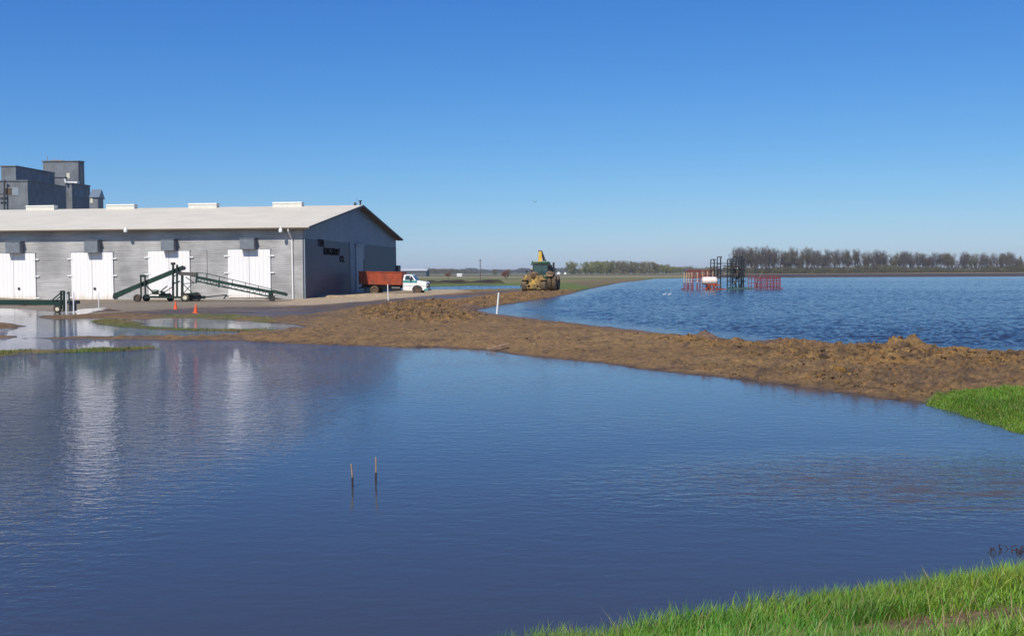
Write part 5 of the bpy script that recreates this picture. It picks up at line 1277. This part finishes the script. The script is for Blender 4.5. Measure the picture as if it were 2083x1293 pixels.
# ================================================================== TREES
def bare_tree_mesh(seed, H, spread, mat_t, mat_c, twn=900, tw=.07, low=.18, droop=0.0):
    rg = random.Random(seed); trunk = MB(); tips = []
    def grow(p, d, L, r, lev):
        n_ = 3; q = p
        for i in range(n_):
            d = (d + Vector((rg.uniform(-.16, .16), rg.uniform(-.16, .16), rg.uniform(-.02, .12)))).normalized()
            q2 = q + d * L / n_; r2 = r * (1 - .22 * (i + 1) / n_)
            if lev < 3: trunk.cyl(q, q2, r * (1 - .22 * i / n_), r2, n=6 if lev < 2 else 4, cap=False)
            q = q2
            if lev >= 1 or i >= 1: tips.append((q.copy(), d.copy(), lev))
            if lev in (0, 1) and i < 2 and rg.random() < .8:
                a = rg.uniform(0, 2 * math.pi); e = rg.uniform(.5, 1.0) * spread
                grow(q, (d + Vector((math.cos(a) * e, math.sin(a) * e, .15))).normalized(), L * rg.uniform(.5, .8), r * .45, lev + 1)
        if lev < 3:
            for k in range(rg.choice((2, 3, 3))):
                a = rg.uniform(0, 2 * math.pi); e = rg.uniform(.25, .6) * spread
                nd = (d + Vector((math.cos(a) * e, math.sin(a) * e, rg.uniform(.1, .5)))).normalized()
                grow(q, nd, L * rg.uniform(.62, .85), r * .6, lev + 1)
    r0 = H * .013
    trunk.cyl((0, 0, -.5), (0, 0, H * low), r0 * 1.2, r0, n=8, cap=False)
    for k in range(rg.choice((3, 4, 5))):
        a = rg.uniform(0, 2 * math.pi); grow(Vector((0, 0, H * low * rg.uniform(.5, 1))), Vector((math.cos(a) * .2 * spread, math.sin(a) * .2 * spread, 1)).normalized(), H * rg.uniform(.22, .34), r0 * .62, 0)
    mz = max(p[0].z for p in tips)
    cr = MB()
    for k in range(twn):
        p, d, lev = rg.choice(tips)
        a = rg.uniform(0, 2 * math.pi); dd = (d * .7 + Vector((math.cos(a) * .7, math.sin(a) * .7, rg.uniform(-.1, .9)))).normalized()
        L = rg.uniform(.6, 2.4) * H / 18; s_ = Vector((rg.uniform(-1, 1), rg.uniform(-1, 1), rg.uniform(-1, 1))).cross(dd).normalized() * tw
        b_ = p + dd * L * .5 + Vector((0, 0, .1)); c_ = p + dd * L + Vector((rg.uniform(-.3, .3), rg.uniform(-.3, .3), .3))
        cr.add([p - s_, p + s_, b_ + s_ * .8, b_ - s_ * .8, c_], [(0, 1, 2, 3), (3, 2, 4)])
    f = H / mz
    for mb in (trunk, cr): mb.v = [Vector((v.x * f if f < 1.3 else v.x, v.y * f if f < 1.3 else v.y, v.z * f)) for v in mb.v]
    return trunk, cr
def tree_thing(name, loc, lab, cat, group, tm, cm):
    o = bpy.data.objects.new(name, None); C.objects.link(o); o.location = loc; tag(o, lab, cat, group)
    a = bpy.data.objects.new('trunk', tm); C.objects.link(a); a.parent = o
    b = bpy.data.objects.new('crown', cm); C.objects.link(b); b.parent = o
    return o
def meshes_of(mbs, mats, names):
    out = []
    for mb, mt, nm in zip(mbs, mats, names):
        me = bpy.data.meshes.new(nm); me.from_pydata(mb.v, [], mb.f); me.materials.append(M[mt]); out.append(me)
    return out
variants = []
for s_ in range(8):
    mt = 'bud' if s_ in (2, 6) else 'twig'
    tb, cb = bare_tree_mesh(40 + s_, 18, [1.0, .8, .6, 1.1, .9, .75, .7, 1.0][s_], 'bark', mt, twn=2600, tw=.033, low=.08)
    variants.append(meshes_of((tb, cb), ('bark', mt), ('trunk', 'crown')))
rg = random.Random(21)
A_l = WD(1484, 557, 845); B_l = WD(2330, 557, 930)
px = 1494.0; i = 0
while px < 2330:
    f = (px - 1484) / 846; Y = 845 + 85 * f + rg.uniform(-7, 7)
    p = WD(px, 557, Y)
    # target top in the photo along the row
    top = np.interp(px, [1484, 1500, 1560, 1640, 1700, 1800, 1880, 1960, 2083, 2330], [516, 507, 507, 509, 512, 514, 517, 518, 519, 522]) + rg.choice((-3, -1, 0, 0, 2, 4, 8, 13))
    if 1810 < px < 1822 or 1585 < px < 1592: top += 5
    top -= 1.5
    Hh = WD(px, top, Y).z
    tm, cm = variants[rg.randrange(8)]
    o = tree_thing('bare_tree', (p.x, Y, .2), 'one of the tall leafless trees in the long row beyond the flooded field', 'tree', 'bare trees beyond the flooded field', tm, cm)
    sc = Hh / 18; o.scale = (sc * rg.uniform(.8, 1.15), sc * rg.uniform(.8, 1.15), sc); o.rotation_euler = (0, 0, rg.uniform(0, 6.28))
    px += rg.uniform(3.8, 11); i += 1
# undergrowth below the row (uncountable)
def thicket(name, pa, pb, Ya, Yb, n, hlo, hhi, mat, lab, seed, wd=.10, dy=8, L=(1.0, 2.2)):
    rgn = np.random.default_rng(seed); f = rgn.random(n)
    xa = WD(pa, 557, Ya).x; xb = WD(pb, 557, Yb).x
    x = xa + (xb - xa) * f; Y_ = Ya + (Yb - Ya) * f + rgn.uniform(-dy, dy, n)
    hm = hlo + (hhi - hlo) * np.clip(.5 + fbm(x * .05, x * 0 + seed, 3, seed), 0, 1)
    z = rgn.random(n) ** 1.3 * hm
    d = rgn.normal(0, 1, (n, 3)); d[:, 2] = np.abs(d[:, 2]) + .6; d /= np.linalg.norm(d, axis=1)[:, None]
    s_ = np.cross(d, rgn.normal(0, 1, (n, 3))); s_ /= np.linalg.norm(s_, axis=1)[:, None] + 1e-9; s_ *= wd
    P = np.stack([x, Y_, z], 1); Ln = rgn.uniform(L[0], L[1], (n, 1))
    V = np.stack([P - s_, P + s_, P + d * Ln + s_ * .4, P + d * Ln - s_ * .4], 1).reshape(-1, 3)
    q = (np.arange(n) * 4)[:, None] + np.array([[0, 1, 2, 3]])
    o = mesh_np(name, V, quads=q, mat=M[mat]); tag(o, lab, 'undergrowth', kind='stuff'); return o
M['under'] = plain('undergrowth', (.10, .095, .05), .9, var=.3, scale=.15)
thicket('undergrowth', 1482, 2330, 845, 930, 52000, 2.0, 6.5, 'under', 'olive brown undergrowth below the long row of leafless trees', 4, wd=.13)
# leafy crowns
def leafy(seed, H, wdt, n, mat, leaf=.45, low=.1, k=26):
    rgn = np.random.default_rng(seed)
    cx = rgn.normal(0, wdt * .22, k); cy = rgn.normal(0, wdt * .22, k); cz = H * (low + (1 - low) * rgn.uniform(.0, .88, k))
    lim = np.sqrt(np.clip(1 - ((cz / H - .5) / .56) ** 2, .05, 1)); cx *= lim * 1.3; cy *= lim * 1.3
    cr = H * rgn.uniform(.10, .19, k)
    j = rgn.integers(0, k, n); d = rgn.normal(0, 1, (n, 3)); d /= np.linalg.norm(d, axis=1)[:, None]
    P = np.stack([cx[j], cy[j], cz[j]], 1) + d * (cr[j] * rgn.uniform(.5, 1.05, n))[:, None]
    P[:, 2] = np.clip(P[:, 2], H * low * .3, H)
    a = rgn.normal(0, 1, (n, 3)); a /= np.linalg.norm(a, axis=1)[:, None]; b = np.cross(a, rgn.normal(0, 1, (n, 3))); b /= np.linalg.norm(b, axis=1)[:, None]
    l_ = leaf * rgn.uniform(.5, 1.2, (n, 1)); V = np.stack([P - a * l_, P + b * l_ * .6, P + a * l_, P - b * l_ * .6], 1).reshape(-1, 3)
    me = bpy.data.meshes.new('crown'); me.vertices.add(len(V)); me.vertices.foreach_set('co', V.astype(np.float32).ravel())
    me.loops.add(4 * n); me.loops.foreach_set('vertex_index', np.arange(4 * n, dtype=np.int32)); me.polygons.add(n); me.polygons.foreach_set('loop_start', np.arange(n, dtype=np.int32) * 4)
    me.update(calc_edges=True); me.materials.append(M[mat])
    t_ = MB().cyl((0, 0, -.3), (0, 0, H * .7), H * .022, H * .008, n=7)
    for q in range(7): t_.cyl((0, 0, H * (.15 + .06 * q)), (cx[q], cy[q], cz[q]), H * .009, H * .003, n=5)
    tm = bpy.data.meshes.new('trunk'); tm.from_pydata(t_.v, [], t_.f); tm.materials.append(M['bark'])
    return tm, me
lv = [leafy(60 + i, 13, 13, 2400, ['olive_leaf', 'brown_leaf', 'olive_leaf', 'brown_leaf'][i % 4], leaf=.42) for i in range(6)]
tm, cm = leafy(77, 13, 13, 9000, 'olive_leaf', leaf=.32, low=.03, k=70)
p = WD(1163.5, 557, 1000); Hh = WD(1163, 531.5, 1000).z
o = tree_thing('leafy_tree', (p.x, 1000, .2), 'single round olive green tree between the tractor and the grove', 'tree', None, tm, cm); o.scale = (Hh / 13 * .8, Hh / 13 * .8, Hh / 13)
rg = random.Random(31)
pts_ = []
px = 1190.0
while px < 1392:
    pts_.append(px); px += rg.uniform(5.5, 9)
for px in pts_:
    Y = 980 + rg.uniform(-25, 60); top = np.interp(px, [1188, 1195, 1215, 1290, 1330, 1350, 1375, 1395], [536, 531, 529.5, 532, 532, 537, 541, 543]) + rg.uniform(-1.2, 2.0)
    if 1384 < px: top = 538
    p = WD(px, 557, Y); Hh = WD(px, top, Y).z
    k = rg.choice((0, 2, 4)) if (px < 1230 or px > 1340) else rg.choice((1, 3, 5, 3, 0))
    tm, cm = lv[k]; o = tree_thing('leafy_tree', (p.x, Y, .2), 'one of the budding olive trees in the grove left of the red implements', 'tree', 'budding trees of the grove', tm, cm)
    s_ = Hh / 13; o.scale = (s_ * .85, s_ * .85, s_); o.rotation_euler = (0, 0, rg.uniform(0, 6))
px = 1395
while px < 1500:
    Y = 1000 + rg.uniform(-25, 60); p = WD(px, 557, Y); Hh = WD(px, 542 + rg.uniform(-3, 4), Y).z
    tm, cm = lv[rg.choice((0, 1, 3))]; o = tree_thing('leafy_tree', (p.x, Y, .2), 'one of the low budding trees on the horizon behind the red and dark implements', 'tree', 'low trees behind the implements', tm, cm)
    s_ = Hh / 13; o.scale = (s_, s_, s_); px += rg.uniform(8, 14)
px = 872
while px < 970:
    Y = 1500 + rg.uniform(-50, 80); p = WD(px, 557, Y); top = np.interp(px, [872, 925, 935, 975], [546.5, 545.5, 550, 552.0]); Hh = WD(px, top + rg.uniform(-1, 1), Y).z
    tm, cm = lv[rg.choice((1, 3, 5))]; o = tree_thing('leafy_tree', (p.x, Y, .2), 'one of the grey-green trees on the skyline behind the truck and far shed', 'tree', 'skyline trees beyond the truck', tm, cm)
    s_ = Hh / 13; o.scale = (s_ * 1.1, s_, s_); px += rg.uniform(4, 7)
for (px, top, Y, lab) in ((1007, 548, 900, 'small bare round tree on the skyline left of the tractor'), (1178, 546, 1000, 'low grey bush at the foot of the single olive tree')):
    p = WD(px, 557, Y); Hh = WD(px, top, Y).z; tm, cm = lv[1]; o = tree_thing('small_tree', (p.x, Y, .2), lab, 'tree', None, tm, cm); s_ = Hh / 13; o.scale = (s_, s_, s_)
tb, cb = bare_tree_mesh(99, 4, 1.5, 'red_twig', 'red_twig', twn=900, tw=.03, low=.08)
tm, cm = meshes_of((tb, cb), ('red_twig', 'red_twig'), ('trunk', 'crown'))
for (px, b_, t_, Y, lab) in ((1030, 566, 550, 320, 'reddish leafless shrub in the field, left of the tractor'), (912, 563, 554.5, 420, 'small reddish shrub in the tall grass beyond the lagoon')):
    p = WD(px, b_, Y); Hh = WD(px, t_, Y).z; o = tree_thing('shrub', (p.x, Y, .15), lab, 'shrub', None, tm, cm); s_ = Hh / 4; o.scale = (s_ * 1.3, s_ * 1.3, s_)
# distant woods and hill line
thicket('distant_woods', 860, 1500, 2600, 2600, 26000, 4, 11, 'far_wood', 'hazy line of distant woods along the horizon', 9, wd=1.2, dy=60, L=(2, 5))
thicket('distant_woods', 1480, 2700, 2600, 2600, 30000, 4, 10, 'far_wood', 'hazy woods on the horizon seen between the leafless trees', 10, wd=1.2, dy=60, L=(2, 5))
hv = []; nh = 60
xa, xb = WD(500, 557, 9000).x, WD(2900, 557, 9000).x
for k in range(nh + 1):
    x_ = xa + (xb - xa) * k / nh; h_ = 16 + 14 * math.exp(-((k / nh - .2) / .09) ** 2) + 3 * math.sin(k * 1.3)
    hv += [(x_, 8900, 0), (x_, 9200, h_), (x_, 9900, 0)]
o = MB().add(hv, [(3 * k + a, 3 * k + 3 + a, 3 * k + 4 + a, 3 * k + 1 + a) for k in range(nh) for a in (0, 1)]).build('hills', 'hill'); tag(o, kind='structure')

# ------------------------------------------------------------------ air
mt = bpy.data.materials.new('haze'); mt.use_nodes = True; t = mt.node_tree
t.nodes.remove(t.nodes['Principled BSDF'])
pv = t.nodes.new('ShaderNodeVolumePrincipled'); pv.inputs['Color'].default_value = (.90, .94, 1.0, 1); pv.inputs['Density'].default_value = .00010; pv.inputs['Anisotropy'].default_value = 0
t.links.new(pv.outputs[0], t.nodes['Material Output'].inputs['Volume'])
hz = MB().box(-12500, 12500, -200, 12500, -3, 48).build('haze', mt); tag(hz, kind='stuff'); hz['label'] = 'thin pale blue haze in the air over the whole plain'
